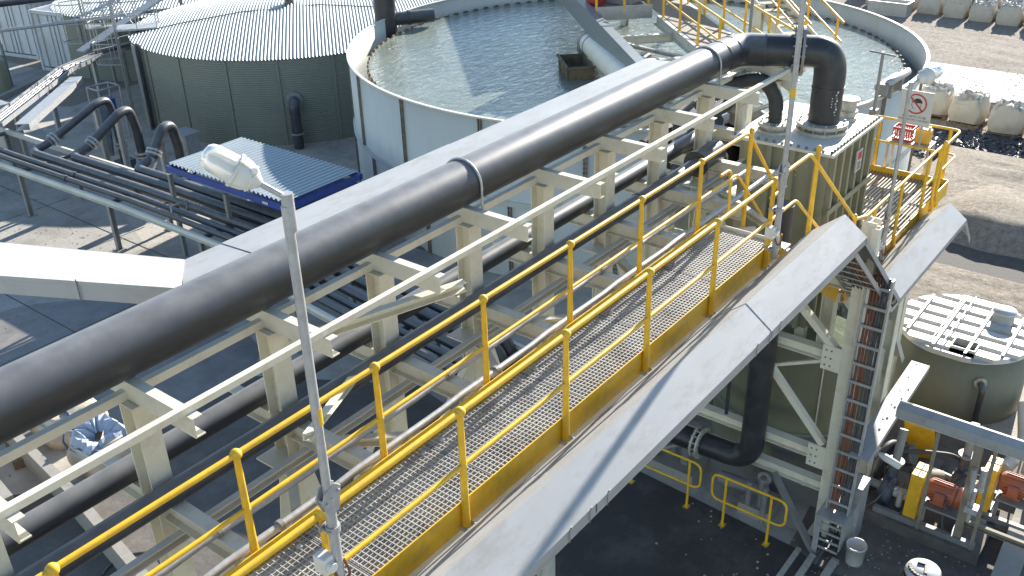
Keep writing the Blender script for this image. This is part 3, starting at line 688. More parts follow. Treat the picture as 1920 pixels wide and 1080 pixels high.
# cover along the far side of the big pipe, with a branch going left
prof2 = ((5.36, 6.86), (5.3, 7.07), (4.72, 7.105))
gable('cable_tray_cover', 'long light grey sheet cover running beside the thickest black pipe', (4, 4.8, 7.0),
      [((.2, 0, 0), (.67, 0, 0)), ((.66, 0, 0), (4.16, 0, 0)), ((4.15, 0, 0), (8.95, 0, 0))], prof2, 'cover', skew=.72)
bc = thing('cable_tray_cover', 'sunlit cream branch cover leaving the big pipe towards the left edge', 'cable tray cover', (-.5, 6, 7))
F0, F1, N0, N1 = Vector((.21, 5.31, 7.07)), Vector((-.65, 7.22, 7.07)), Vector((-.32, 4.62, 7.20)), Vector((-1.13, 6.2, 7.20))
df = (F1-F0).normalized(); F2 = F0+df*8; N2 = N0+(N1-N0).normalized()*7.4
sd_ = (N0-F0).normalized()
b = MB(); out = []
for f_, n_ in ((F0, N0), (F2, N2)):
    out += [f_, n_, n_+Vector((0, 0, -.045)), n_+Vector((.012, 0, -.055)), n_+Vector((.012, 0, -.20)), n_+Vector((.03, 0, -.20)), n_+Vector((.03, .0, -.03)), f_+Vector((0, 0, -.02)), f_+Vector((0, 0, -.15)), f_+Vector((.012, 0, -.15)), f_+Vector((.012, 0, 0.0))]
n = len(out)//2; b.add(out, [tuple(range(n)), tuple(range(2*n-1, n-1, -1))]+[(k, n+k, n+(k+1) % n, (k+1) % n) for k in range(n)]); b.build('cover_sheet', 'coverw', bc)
e = N0+(N1-N0).normalized()*1.0
b = MB(); b.bar(e+Vector((-.006, 0, -.20)), e+Vector((-.006, 0, .02)), .012, .008, up=(1, 0, 0)); b.build('strap', 'galvd', bc)

# ================================================================ WALKWAY
wk = thing('walkway', 'narrow elevated walkway of open steel grating with yellow side channels', 'walkway', (2, 2, 5.9))
WX0, WX1 = -3.2, 5.98
b = MB(); pit = .041
n = int((2.41-1.575)/pit)
for i in range(n+1):
    y = 1.575+pit*i; b.box((WX0, y-.003, 5.965), (WX1, y+.003, 5.998))
n = int((WX1-WX0)/.052)
for i in range(n+1):
    x = WX0+.052*i; b.box((x-.0038, 1.57, 5.990), (x+.0038, 2.415, 6.0))
b.build('grating', 'grating', wk)
b = MB()
for x in (-2.4, -1.0, .42, 1.82, 3.2, 4.6): b.box((x-.003, 1.57, 5.955), (x+.003, 2.415, 6.001)); b.box((x+.014, 1.57, 5.955), (x+.020, 2.415, 6.001)); b.cut()
b.build('panel_joint', 'galvd', wk)
b = MB()
for x in (-2.4, -1.0, .42, 1.82, 3.2, 4.6):
    for dx in (-.11, .13):
        for y in (2.33,): b.lathe((x+dx, y, 6.0), [(.028, 0), (.028, .008), (.012, .014), (.01, .018), (.001, .018)], 10).cut()
b.build('clip', 'galv', wk)
b = MB(); b.box((WX0, 2.424, 5.86), (WX1, 2.434, 6.13)); b.build('kick_plate', 'yellow', wk)
b = MB(); b.box((WX0, 1.545, 5.86), (WX1, 1.555, 6.13)); b.build('kick_plate', 'yellow', wk)
b = MB(); b.box((WX1, 1.556, 5.93), (WX1+.012, 2.42, 6.04)); b.build('end_plate', 'creamtop', wk)
b = MB(); b.chan((WX0, 1.60, 5.84), (WX1, 1.60, 5.84), .06, .18, .01, flip=-1); b.cut(); b.chan((WX0, 2.38, 5.84), (WX1, 2.38, 5.84), .06, .18, .01); b.cut() 
for k in range(0, 8):
    b.chan((-2.6+1.2*k, 1.63, 5.87), (-2.6+1.2*k, 2.35, 5.87), .05, .1, .008).cut()
b.build('stringer', 'cream', wk)

# ---- handrails
def post(b, x, y, z0, z1, r=.026):
    b.tube([(x, y, z0), (x, y, z1)], [r, r*.92], 12)
def ball(b, x, y, z, r=.042): b.sphere((x, y, z), r, 14, 10)
PS = 1.3893
def handrail(name, label, y, xs, top, mids, foot):
    t = thing(name, label, 'handrail', (xs[0], y, 5.9))
    for x in xs:
        b = MB()
        b.tube([(x, y, foot), (x, y, foot+.25), (x, y, 7.0)], [.036, .032, .025], 14); b.bar((x, y, foot), (x, y, foot+.28), .075, .016, up=(0, 1, 0))
        pp = b.build('post', 'yellow', t)
        b = MB(); ball(b, x, y, 7.0, .045); b.cut(); ball(b, x, y, 6.5, .034); b.build('ball_joint', 'yellow', pp)
    b = MB(); b.tube(top, .0245, 14); b.build('top_rail', 'yellow', t)
    b = MB(); b.tube(mids, .0205, 12); b.build('mid_rail', 'yellow', t)
    return t
xl = [-1.3988+PS*i for i in range(-1, 6)]; XLB = -1.3988+PS*6
hl = handrail('handrail', 'far-side yellow ball-joint handrail of the grating walkway', 2.481, xl,
    fil([(-4.5, 2.481, 7), (XLB-.12, 2.481, 7), (8.35, 2.481, 5.45)], .1, 5), fil([(-4.5, 2.481, 6.5), (XLB-.35, 2.481, 6.5), (7.95, 2.481, 5.15)], .1, 5), 5.88)
xr = [-.0786+PS*i for i in range(-1, 5)]
xr = [-.0782+PS*(i) for i in range(-2, 5)]
hr = handrail('handrail', 'near-side yellow ball-joint handrail between the grating and the grey cover', 1.52, xr,
    fil([(-4.5, 1.52, 7), (6.52, 1.52, 7), (8.62, 1.52, 5.35)], .1, 5), fil([(-4.5, 1.52, 6.5), (6.22, 1.52, 6.5), (8.3, 1.52, 4.85)], .1, 5), 5.88)
b = MB()
for x in xr: b.box((x-.05, 1.49, 5.865), (x+.05, 1.544, 5.90)); b.tube([(x-.03, 1.47, 5.89), (x-.03, 1.55, 5.89)], .014, 6); b.tube([(x+.05, 1.46, 5.895), (x+.05, 1.54, 5.895)], .014, 6); b.cut()
b.build('post_clamp', 'ssteel', hr)
# stairs down to the platform
st = thing('stairway', 'yellow-railed steel steps leading down from the grating walkway to the platform', 'stairs', (7.2, 2, 4.2))
NS = 8
for k in range(NS):
    s = (k+.5)/NS; x = WX1+.1+2.35*s; z = 5.9-1.7*s
    b = MB(); b.box((x, 1.6, z-.03), (x+.22, 2.36, z)); b.build('tread', 'grating', st)
for y in (1.57, 2.39):
    b = MB(); b.bar((WX1+.02, y, 5.83), (8.5, y, 4.13), .012, .2, up=(0, 0, 1)); b.build('stringer', 'yellow', st)
for y, xs in ((1.52, (6.78, 8.62)), (2.481, (6.92, 8.35))):
    for x in xs:
        zt = 7.0 if x < 7 else (5.4 if y < 2 else 5.45); zb = 5.9-1.7*max(0, min(1, (x-WX1-.1)/2.35)) if x > 6.5 else 5.9
        b = MB(); post(b, x, y, zb-.05, zt, .032); ball(b, x, y, zt, .036); b.build('post', 'yellow', st)
b = MB(); b.tube(fil([(6.15, 2.5, 6.62), (6.45, 2.5, 6.62), (6.45, 2.5, 5.95)], .15, 6), .022, 10); b.cut(); b.tube(fil([(6.0, 1.75, 6.55), (6.35, 1.75, 6.55), (6.35, 1.75, 6.0)], .15, 6), .022, 10); b.build('gate_hoop', 'yellow', st)

# lower platform
pf = thing('platform', 'lower grating platform with long parallel bars in front of the prohibition sign', 'platform', (11, 2, 4.1))
b = MB(); 
PX0, PX1 = 8.55, 13.62
for i in range(34):
    y = 1.5+.062*i
    if y > 3.0: break
    xe0 = PX0 if y < 2.15 else 11.42
    b.box((xe0, y-.012, 4.17), (PX1, y+.012, 4.2))
for i in range(9):
    x = PX0+.62*i; y1 = 2.15 if x < 11.42 else 3.0; b.box((x-.004, 1.5, 4.165), (x+.004, y1, 4.192))
b.build('grating', 'grating2', pf)
b = MB(); b.box((PX0, 1.46, 4.02), (PX1, 1.475, 4.30)); b.build('kick_plate', 'yellow', pf)
b = MB(); b.box((PX1, 1.476, 4.02), (PX1+.012, 3.04, 4.30)); b.build('kick_plate', 'yellow', pf)
b = MB()
for x in (8.7, 10.2, 11.7, 13.3): b.chan((x, 1.48, 4.09), (x, 2.16 if x < 11.4 else 3.0, 4.09), .06, .14, .01).cut()
b.chan((PX0, 1.52, 4.08), (PX1, 1.52, 4.08), .05, .15, .01); b.build('bearer', 'cream', pf)
b = MB()
for x, y in ((9.25, .92), (9.25, 1.9), (12.2, 1.55), (13.5, 2.9)): b.ibeam((x, y, 0), (x, y, 4.0), .22, .2, .014, up=(0, 1, 0)).cut()
b.build('column', 'cream', pf)
pr = thing('handrail', 'yellow pipe handrail around the lower platform with hooped corners', 'handrail', (11, 1.45, 4.2))
yv = 1.45
b = MB(); b.tube([(8.62, 1.52, 5.35), (8.95, yv, 5.3), (12.55, yv, 5.28)], .024, 12); b.cut(); b.tube(fil([(12.8, yv, 5.22), (13.75, yv, 5.22), (13.75, 2.0, 5.22), (13.75, 3.05, 5.22), (12.6, 3.05, 5.22)], .14, 5), .024, 12); b.build('top_rail', 'yellow', pr)
b = MB(); b.tube([(8.4, 1.52, 4.84), (8.95, yv, 4.78), (12.55, yv, 4.76)], .021, 12); b.cut(); b.tube(fil([(12.8, yv, 4.75), (13.75, yv, 4.75), (13.75, 3.05, 4.75), (12.6, 3.05, 4.75)], .14, 5), .021, 12); b.build('mid_rail', 'yellow', pr)
for x in (9.3, 10.55, 11.9, 12.55, 12.8):
    b = MB(); b.tube(fil([(x, yv, 5.28), (x, yv, 4.28), (x, yv-.06, 4.1), (x, yv+.02, 4.05)], .1, 5), .028, 12); ball(b, x, yv, 5.28, .034); b.build('post', 'yellow', pr)
for x, y in ((13.75, 1.62), (13.75, 2.9), (13.75, 3.05), (12.6, 3.05)):
    b = MB(); b.tube([(x, y, 4.1), (x, y, 5.22)], .032, 12); b.build('post', 'yellow', pr)

# ================================================================ LIGHT POLES
def pole(label, x, y, z0, zb, zt, base=False):
    t = thing('light_pole', label, 'light pole', (x, y, z0))
    b = MB(); b.tube([(x, y, z0), (x, y, zb)], .037, 16); b.build('socket', 'galv', t)
    b = MB(); b.tube([(x, y, zb-.12), (x, y, zt)], [.0305, .029], 16); b.build('pole', 'galv', t)
    b = MB()   # folding hinge bracket: two plates and a bolt
    b.poly([(x-.075, y-.02, zb-.02), (x-.03, y-.02, zb-.13), (x+.05, y-.02, zb-.12), (x+.085, y-.02, zb+.05), (x+.03, y-.02, zb+.10), (x-.05, y-.02, zb+.06)], (0, -.012, 0))
    b.poly([(x-.075, y+.03, zb-.02), (x-.03, y+.03, zb-.13), (x+.05, y+.03, zb-.12), (x+.085, y+.03, zb+.05), (x+.03, y+.03, zb+.10), (x-.05, y+.03, zb+.06)], (0, .012, 0))
    b.tube([(x+.055, y-.05, zb+.03), (x+.055, y+.06, zb+.03)], .012, 8); b.tube([(x-.05, y-.05, zb-.02), (x-.05, y+.06, zb-.02)], .012, 8); b.build('hinge_bracket', 'galv', t)
    for zc in (z0+.12, z0+.62):
        b = MB(); b.bar((x-.07, y+.055, zc), (x+.06, y+.055, zc), .012, .05); b.ring((x, y, zc), (0, 0, 1), .036, .050, .05, 16); b.tube([(x-.05, y-.03, zc), (x-.05, y+.11, zc)], .009, 6); b.build('clamp', 'galv', t)
    b = MB(); b.box((x-.12, y-.01, z0+.28), (x-.03, y+.10, z0+.42)); b.tube([(x-.075, y-.01, z0+.35), (x-.075, y-.05, z0+.35)], .035, 12); jb = b.build('junction_box', 'lampw', t, bevel=.008)
    b = MB(); b.tube(fil([(x-.05, y, z0+.28), (x-.02, y-.04, z0+.16), (x+.06, y-.05, z0+.2), (x+.03, y-.03, z0+.34)], .06, 5), .010, 8); b.build('orange_lead', 'orangec', jb)
    return t
def floodlight(t, x, y, z, aim=(-.50, .52, .52), k_=1.0):
    b = MB(); b.tube([(x, y, z-.22), (x, y, z)], .0345, 16); b.build('pole_cap', 'galv', t)
    a = Vector(aim).normalized(); p = Vector((x, y, z-.03)); q = p+a*.16
    b = MB(); b.tube([p, q], .017, 12); b.build('arm', 'galv', t)
    def along(prof):
        prof = [(s*k_, r*k_) for s, r in prof]
        bb = MB(); o, d, sd, u, L = bb.frame(q, q+a, (0, 0, 1)); n = 26; vs = [o+d*s+(sd*math.cos(2*math.pi*k/n)+u*math.sin(2*math.pi*k/n))*r for s, r in prof for k in range(n)]
        bb.add(vs, [(i*n+k, i*n+(k+1) % n, (i+1)*n+(k+1) % n, (i+1)*n+k) for i in range(len(prof)-1) for k in range(n)], True); return bb
    hb = along([(-.005, .001), (-.005, .026), (.01, .034), (.035, .060), (.08, .083), (.12, .090), (.132, .090), (.132, .096), (.15, .096), (.15, .085), (.151, .001)]).build('lamp_housing', 'lampw', t)
    bb = along([(.045, .074), (.05, .079), (.055, .075)]); 
    o, d, sd, u, L = bb.frame(q, q+a, (0, 0, 1))
    for k in range(4):
        ang_ = .6+k*math.pi/2; e = sd*math.cos(ang_)+u*math.sin(ang_); bb.bar(o+d*.04*k_+e*.070*k_, o+d*.15*k_+e*.098*k_, .010, .012, up=e)
    e = (u*.8-sd*.6).normalized(); bb.tube([o+d*.06*k_+e*.07*k_, o+d*.06*k_+e*.09*k_], .018*k_, 10)
    bb.build('housing_rib', 'lampw', hb)
    along([(.151, .080), (.18, .079), (.27, .076), (.30, .068), (.32, .05), (.328, .02), (.33, .001)]).build('lens', 'lens', t)
    along([(.152, .03), (.27, .03), (.29, .015), (.291, .001)]).build('lamp_bulb', 'white', t)
lp1 = pole('nearest galvanised light pole carrying a white floodlight with a clear dome', -1.47, 1.42, 6.32, 7.20, 9.20); floodlight(lp1, -1.455, 1.42, 9.27)
b = MB(); b.ring((-1.465, 1.42, 7.82), (0, 0, 1), .0300, .0325, .12, 16); b.build('yellow_label', 'yellow', lp1)
lp2 = pole('tall light pole at the walkway end, standing in front of the black elbow', 5.47, 1.42, 6.05, 7.15, 9.9)
b = MB(); b.ring((5.47, 1.42, 8.05), (0, 0, 1), .0300, .0325, .1, 16); b.build('yellow_label', 'yellow', lp2)
floodlight(lp2, 5.47, 1.42, 9.95)
lp3 = pole('light pole on the platform edge, crossing in front of the red prohibition sign', 9.84, 1.40, 4.15, 4.95, 7.06)
floodlight(lp3, 9.84, 1.40, 7.10, (.62, -.27, .14), 1.3)
lp4 = thing('light_pole', 'thin light pole rising beside the far water edge of the settling tank', 'light pole', (13.9, 3.1, 4.2))
b = MB(); b.tube([(13.9, 3.1, 4.2), (13.9, 3.1, 6.4)], [.035, .03], 12); b.box((13.83, 3.03, 5.15), (13.97, 3.17, 5.3)); b.build('pole', 'galvd', lp4)
b = MB(); b.tube([(13.9, 3.1, 6.38), (13.75, 3.3, 6.42), (13.7, 2.8, 6.40)], .018, 8); b.build('arm', 'galvd', lp4)
lp5 = thing('light_pole', 'short thin pole seen just above the black pipe flange by the water', 'light pole', (12.6, 5.2, 4.2))
b = MB(); b.tube([(12.6, 5.2, 4.2), (12.6, 5.2, 8.4)], .03, 10); b.build('pole', 'galvd', lp5)
b = MB(); b.ring((12.6, 5.2, 4.9), (0, 0, 1), .028, .05, .08, 12); b.build('clamp', 'galvd', lp5)
# ================================================================ TEXT HELPER (flat lettering built as mesh)
def text_mesh(name, s, size, m, parent, mtx, align='CENTER'):
    cu = bpy.data.curves.new(name, 'FONT'); cu.body = s; cu.size = size; cu.align_x = align; cu.align_y = 'CENTER'; cu.extrude = .0006
    tmp = bpy.data.objects.new(name+'_tmp', cu); COL.objects.link(tmp)
    dg = bpy.context.evaluated_depsgraph_get(); dg.update()
    me = bpy.data.meshes.new_from_object(tmp.evaluated_get(dg)); bpy.data.objects.remove(tmp)
    me.transform(mtx); me.transform(Matrix.Translation(-ORG[parent.name])); me.materials.clear(); me.materials.append(M[m]); me.name = name
    o = bpy.data.objects.new(name, me); COL.objects.link(o); o.parent = parent; ORG[o.name] = ORG[parent.name]; return o

# ================================================================ PROHIBITION SIGN, CRATE, JERRYCAN
sn = thing('warning_sign', 'white square prohibition sign with a red slashed circle over a capped head', 'sign', (13.60, 2.27, 5.2))
b = MB(); b.box((13.60, 1.98, 5.22), (13.612, 2.56, 5.86)); b.build('panel', 'white', sn)
b = MB(); b.tube([(13.63, 2.1, 4.75), (13.63, 2.1, 5.8)], .016, 8); b.cut(); b.tube([(13.63, 2.45, 4.75), (13.63, 2.45, 5.8)], .016, 8); b.build('sign_post', 'galv', sn)
c = Vector((13.597, 2.27, 5.62)); 
b = MB(); b.ring(c, (1, 0, 0), .162, .190, .003, 40); e1 = Vector((0, .125, .125)); b.bar(c+e1, c-e1, .003, .030, up=(0, 1, -1)); b.build('prohibition_ring', 'redp', sn)
b = MB(); n = 18   # head profile: cap and face outline
cap = [(c.x+.0005, c.y-.105+.0, c.z+.02)]+[(c.x+.0005, c.y-.02-.085*math.cos(math.pi*i/n), c.z+.02+.085*math.sin(math.pi*i/n)) for i in range(n+1)]+[(c.x+.0005, c.y+.10, c.z+.045)]
b.poly(cap, (.0012, 0, 0)); b.build('capped_head', 'blackp', sn)
b = MB(); b.bar(c+Vector((.001, .075, .01)), c+Vector((.001, .085, -.035)), .002, .007); b.bar(c+Vector((.001, .085, -.035)), c+Vector((.001, .062, -.05)), .002, .007); b.bar(c+Vector((.001, .062, -.05)), c+Vector((.001, .06, -.085)), .002, .007); b.bar(c+Vector((.001, .06, -.085)), c+Vector((.001, .02, -.09)), .002, .007); b.bar(c+Vector((.001, -.085, .01)), c+Vector((.001, -.075, -.06)), .002, .007); b.build('face_line', 'blackp', sn)
def face_mx(p, s=1): # text facing -X, reading along -Y
    m = Matrix(((0, 0, -1, p[0]), (-1, 0, 0, p[1]), (0, 1, 0, p[2]), (0, 0, 0, 1))); return m
text_mesh('text_line', 'NO HATS TO BE', .058, 'blackp', sn, face_mx((13.5985, 2.27, 5.375)))
text_mesh('text_line', 'WORN BEYOND THIS POINT', .042, 'blackp', sn, face_mx((13.5985, 2.27, 5.315)))
cr = thing('crate', 'red plastic crate on the stand behind the platform railing', 'crate', (14.0, 2.5, 4.78))
b = MB(); cx0, cx1, cy0, cy1, z0, z1 = 13.86, 14.14, 2.32, 2.68, 4.78, 5.04
b.box((cx0, cy0, z0), (cx1, cy1, z0+.02))
for z in (z0+.03, z0+.115, z1-.05):
    h = .05 if z > z0+.2 else .018
    b.box((cx0, cy0, z), (cx0+.012, cy1, z+h)); b.box((cx1-.012, cy0, z), (cx1, cy1, z+h)); b.box((cx0+.012, cy0, z), (cx1-.012, cy0+.012, z+h)); b.box((cx0+.012, cy1-.012, z), (cx1-.012, cy1, z+h))
for k in range(9):
    y = cy0+.006+(cy1-cy0-.012)*k/8; b.box((cx0-.002, y-.007, z0+.02), (cx0+.008, y+.007, z1)); b.box((cx1-.008, y-.007, z0+.02), (cx1+.002, y+.007, z1))
b.build('basket', 'red', cr)
jc = thing('jerrycan', 'yellow plastic jerrycan beside the red crate', 'jerrycan', (14.0, 2.14, 4.78))
b = MB(); b.box((13.88, 2.0, 4.78), (14.1, 2.28, 5.06)); b.build('body', 'jerry', jc, bevel=.035)
b = MB(); b.tube([(13.99, 2.05, 5.05), (13.99, 2.05, 5.11)], .03, 12); b.cut(); b.tube([(13.99, 2.23, 5.05), (13.99, 2.23, 5.11)], .025, 12); b.build('cap', 'white', jc)
b = MB(); b.bar((13.99, 2.09, 5.09), (13.99, 2.21, 5.09), .03, .025); b.build('handle', 'jerry', jc)
sd = thing('stand', 'grey steel stand under the red crate and yellow jerrycan', 'stand', (14.0, 2.35, 4.0))
b = MB(); b.box((13.8, 1.95, 4.74), (14.2, 2.75, 4.779)); b.build('top_plate', 'galv', sd)
for x in (13.83, 14.17):
    for y in (1.98, 2.72):
        b = MB(); b.angle((x, y, 0), (x, y, 4.74), .05, .05, .008, up=(1, 0, 0)); b.build('leg', 'galv', sd)

# sampler cylinders on the tank rim
t = thing('rim_sampler', 'pair of grey metal cylinders bracketed on the tank rim left of the sign', 'sampler', (19.5, 4.35, 4.1))
b = MB()
def cap_cyl(b, p, q, r): 
    p, q = Vector(p), Vector(q); d = (q-p).normalized(); b.tube([p-d*r*.5, p-d*r*.3, p, q, q+d*r*.3, q+d*r*.5], [r*.2, r*.75, r, r, r*.75, r*.2], 16)
cap_cyl(b, (18.6, 4.5, 4.3), (19.7, 4.45, 4.3), .12); b.build('lower_cylinder', 'galv', t)
b = MB(); cap_cyl(b, (18.7, 4.32, 4.42), (19.9, 4.27, 4.42), .09); b.build('upper_cylinder', 'galv', t)
b = MB(); b.box((18.75, 4.25, 4.03), (18.85, 4.5, 4.32)); b.cut(); b.box((19.5, 4.25, 4.03), (19.6, 4.5, 4.32)); b.cut(); b.box((18.5, 4.3, 4.15), (18.74, 4.5, 4.42)); b.build('bracket', 'galvd', t)

# ================================================================ THICKENER BRIDGE
U = Vector((-.70, -.714, 0)); NB = Vector((-.714, .70, 0)); O = Vector((19.9, 11.3, 0))
def bp3(s, n, z): p = O+U*s+NB*n; return Vector((p.x, p.y, z))
br = thing('tank_bridge', 'grey steel access bridge with deep girders spanning the settling tank', 'bridge', tuple(bp3(4, 0, 4.2)))
b = MB(); b.chan(bp3(-6, 1.82, 4.78), bp3(7.1, 1.82, 4.78), .26, .62, .016, flip=-1); b.build('girder', 'paint_grey', br)
b = MB(); b.chan(bp3(-.1, .05, 4.86), bp3(7.1, .05, 4.86), .12, .32, .012); b.build('girder', 'cream', br)
b = MB(); b.chan(bp3(-6, -1.18, 4.86), bp3(7.1, -1.18, 4.86), .12, .32, .012, flip=-1); b.build('girder', 'cream', br)
for s in (1.6, 4.0, 6.4):
    b = MB(); b.ibeam(bp3(s, 1.70, 4.72), bp3(s, -1.1, 4.72), .16, .22, .012); b.build('cross_beam', 'cream', br)
b = MB()
for s0, s1 in ((1.7, 3.9), (4.1, 6.3)): b.chan(bp3(s0, 1.65, 4.72), bp3(s1, .15, 4.72), .12, .1, .01); b.cut(); b.chan(bp3(s1, 1.65, 4.66), bp3((s0+s1)/2, .9, 4.66), .08, .1, .01); b.cut()
b.build('plan_brace', 'creamtop', br)
b = MB()
for k in range(22):
    s = -5.9+.57*k; b.box((0, 0, 0), (0, 0, 0)) if False else b.bar(bp3(s+.0, -.56, 5.02), bp3(s+.55, -.56, 5.02), 1.10, .03).cut()
b.build('walk_tread', 'tread', br)
b = MB(); b.bar(bp3(-.3, 1.75, 5.05), bp3(-.3, .08, 5.05), .012, .30); b.cut(); b.bar(bp3(-.38, 1.75, 4.86), bp3(-.38, .08, 4.86), .1, .10); b.build('kick_plate', 'galv', br)
b = MB(); b.bar(bp3(-3.2, .9, 4.96), bp3(-.45, .9, 4.96), 1.7, .05); b.build('drive_floor', 'galvd', br)
b = MB(); b.box((20.3, 12.5, 5.0), (21.3, 13.4, 6.3)); b.build('drive_unit', 'galvd', br)
b = MB(); p = bp3(-1.6, 1.45, 5.0); b.box((p.x-.2, p.y-.2, 5.0), (p.x+.2, p.y+.2, 6.2)); b.build('control_box', 'red', br)
bh = thing('handrail', 'yellow double handrail along both sides of the tank bridge', 'handrail', tuple(bp3(4, -.5, 5)))
for n_ in (.02, -1.16):
    b = MB(); b.tube([bp3(-6, n_, 6.02), bp3(7.0, n_, 6.02)], .028, 10); b.build('top_rail', 'yellow', bh)
    b = MB(); b.tube([bp3(-6, n_, 5.52), bp3(7.0, n_, 5.52)], .024, 10); b.build('mid_rail', 'yellow', bh)
    for k in range(9):
        s = -5.6+1.55*k; b = MB(); b.bar(bp3(s, n_, 4.9), bp3(s, n_, 6.05), .05, .05); b.build('post', 'yellow', bh)
b = MB(); b.tube([bp3(-.32, 1.7, 6.0), bp3(-.32, .05, 6.0)], .028, 10); b.build('top_rail', 'yellow', bh)
b = MB(); b.tube([bp3(-.32, 1.7, 5.5), bp3(-.32, .05, 5.5)], .022, 10); b.build('mid_rail', 'yellow', bh)
for n_ in (1.7, .9):
    b = MB(); b.bar(bp3(-.32, n_, 5.0), bp3(-.32, n_, 6.03), .05, .05); b.build('post', 'yellow', bh)
# outer stair flight on the far side of the bridge
sf = thing('stairway', 'sloping flight with yellow rails on the water side of the tank bridge', 'stairs', tuple(bp3(3, -2.6, 5)))
for n_ in (-2.2, -3.0):
    b = MB(); b.bar(bp3(-4, n_, 6.6), bp3(5.2, n_, 4.75), .03, .26); b.build('stringer', 'cream', sf)
    b = MB(); b.tube([bp3(-4, n_, 7.6), bp3(5.2, n_, 5.75)], .028, 10); b.cut(); b.tube([bp3(-4, n_, 7.15), bp3(5.2, n_, 5.3)], .024, 10); b.build('rail', 'yellow', sf)
    for k in range(6):
        s = -3.6+1.7*k; z = 6.6-1.85*(s+4)/9.2; b = MB(); b.bar(bp3(s, n_, z-.05), bp3(s, n_, z+1.0), .05, .05); b.build('post', 'yellow', sf)
b = MB()
for k in range(20):
    s = -3.9+.46*k; z = 6.6-1.85*(s+4)/9.2; b.bar(bp3(s, -2.25, z+.02), bp3(s, -2.95, z+.02), .3, .03).cut()
b.build('tread', 'tread', sf)
b = MB(); b.ibeam(bp3(2.2, -2.1, 3.0), bp3(2.2, -2.1, 5.6), .22, .2, .014, up=(1, 0, 0)); b.cut(); b.ibeam(bp3(4.3, -3.1, 3.0), bp3(4.3, -3.1, 5.1), .22, .2, .014, up=(1, 0, 0)); b.build('support_column', 'cream', sf)
ud = thing('upper_deck', 'raised steel deck on legs where the bridge stair flight arrives above the settling tank', 'deck', tuple(bp3(-8, -1.4, 5)))
b = MB(); b.bar(bp3(-16, -1.35, 6.65), bp3(-4.2, -1.35, 6.65), 3.5, .12); b.build('deck_plate', 'galvd', ud)
for n_ in (.36, -3.06):
    b = MB(); b.bar(bp3(-16, n_, 6.6), bp3(-4.2, n_, 6.6), .1, .5); b.build('girder', 'cream', ud)
for s in (-15.5, -10, -4.6):
    for n_ in (-2.8, -.2):
        b = MB(); b.ibeam(bp3(s, n_, 2.9), bp3(s, n_, 6.5), .2, .2, .014, up=(1, 0, 0)); b.build('leg', 'cream', ud)
fp = thing('feed_pipe', 'fat pale grey feed pipe sloping along the bridge girder into the tank', 'pipe', tuple(bp3(3, 2.5, 4.2)))
pa, pz_ = Vector((19.0, 12.98, 4.12)), Vector((14.6, 8.7, 4.55))
b = MB(); b.tube([pa, pz_], .31, 32); b.build('pipe', 'creamtop', fp)
dv = (pz_-pa).normalized()
b = MB(); b.ring(pa+dv*.5, dv, .3, .325, .05, 32); b.tube([pa-dv*.02, pa-dv*.3, pa-dv*.5+Vector((0, 0, -.25))], [.33, .33, .3], 24); b.build('end_bell', 'galvd', fp)
fw = thing('feedwell', 'dark rust-stained steel feedwell box standing in the tank water', 'feedwell', (18.9, 13.4, 3.5))
b = MB()
fc = Vector((18.75, 13.0, 0))
def wallbox(s0, s1, n0, n1, z0, z1): 
    for (a, c_) in (((s0, n0), (s1, n0)), ((s1, n0), (s1, n1)), ((s1, n1), (s0, n1)), ((s0, n1), (s0, n0))):
        b.bar(bp3(a[0], a[1], (z0+z1)/2), bp3(c_[0], c_[1], (z0+z1)/2), .03, z1-z0)
wallbox(-.2, 1.25, 2.1, 2.8, 3.3, 3.95); b.bar(bp3(-.25, 2.83, 3.94), bp3(1.3, 2.83, 3.94), .08, .05); b.bar(bp3(1.28, 2.05, 3.94), bp3(1.28, 2.85, 3.94), .08, .05)
for s in (.1, .7, 1.25): b.bar(bp3(s, 2.83, 3.4), bp3(s, 2.83, 3.94), .05, .05, up=(1, 0, 0))
b.build('shell', 'moss', fw)

# valves and hoses on top of the box and behind the gantry
hs = thing('suction_hose', 'ribbed black hose rising from a round flange on the olive box lid', 'hose', (9.75, 3.35, 6.1))
pts = fil([(9.75, 3.35, 6.15), (9.76, 3.36, 6.58), (9.68, 3.62, 6.86), (9.45, 4.1, 6.72), (9.3, 4.5, 6.3)], .22, 8)
b = MB(); b.tube(pts, .105, 16); b.build('hose', 'rubber', hs)
b = MB()
for i in range(0, len(pts)-1):
    d_ = (Vector(pts[i+1])-Vector(pts[i])); 
    for q in range(3): b.ring(Vector(pts[i])+d_*(q/3), d_, .095, .116, .02, 16)
b.build('rib', 'rubber', hs)
b = MB(); b.tube([(9.5, 3.75, 6.05), (9.45, 3.8, 6.4), (9.6, 3.7, 6.5), (9.75, 3.6, 6.4)], .03, 8); b.build('handle', 'white', hs)
am = thing('agitator_motor', 'blue agitator motor with a rusty skirt between the gantry columns', 'motor', (10.3, 4.68, 4.6))
b = MB(); b.lathe((10.3, 4.68, 5.3), [(.01, .62), (.12, .60), (.17, .52), (.18, .38), (.24, .36), (.25, .26), (.22, .25)], 24); b.build('motor_cap', 'bluepump', am)
b = MB(); b.lathe((10.3, 4.68, 4.6), [(.30, 0), (.30, .55), (.26, .62), (.24, .9), (.23, .96)], 24); b.build('skirt', 'hdpe2', am)
b = MB(); b.tube([(10.3, 4.68, 5.9), (10.3, 4.68, 6.05)], .02, 8); b.ring((10.3, 4.68, 6.08), (1, 0, 0), .03, .05, .015, 12); b.build('lifting_eye', 'galv', am)
b = MB(); b.lathe((10.3, 4.68, 0), [(.7, 0), (.7, 4.5), (.01, 4.6)], 32); b.build('mixing_tank', 'olive', am)
vs_ = thing('valve_set', 'dark tangle of valves and hoses between the gantry end and the olive box', 'valves', (9.1, 4.9, 5.0))
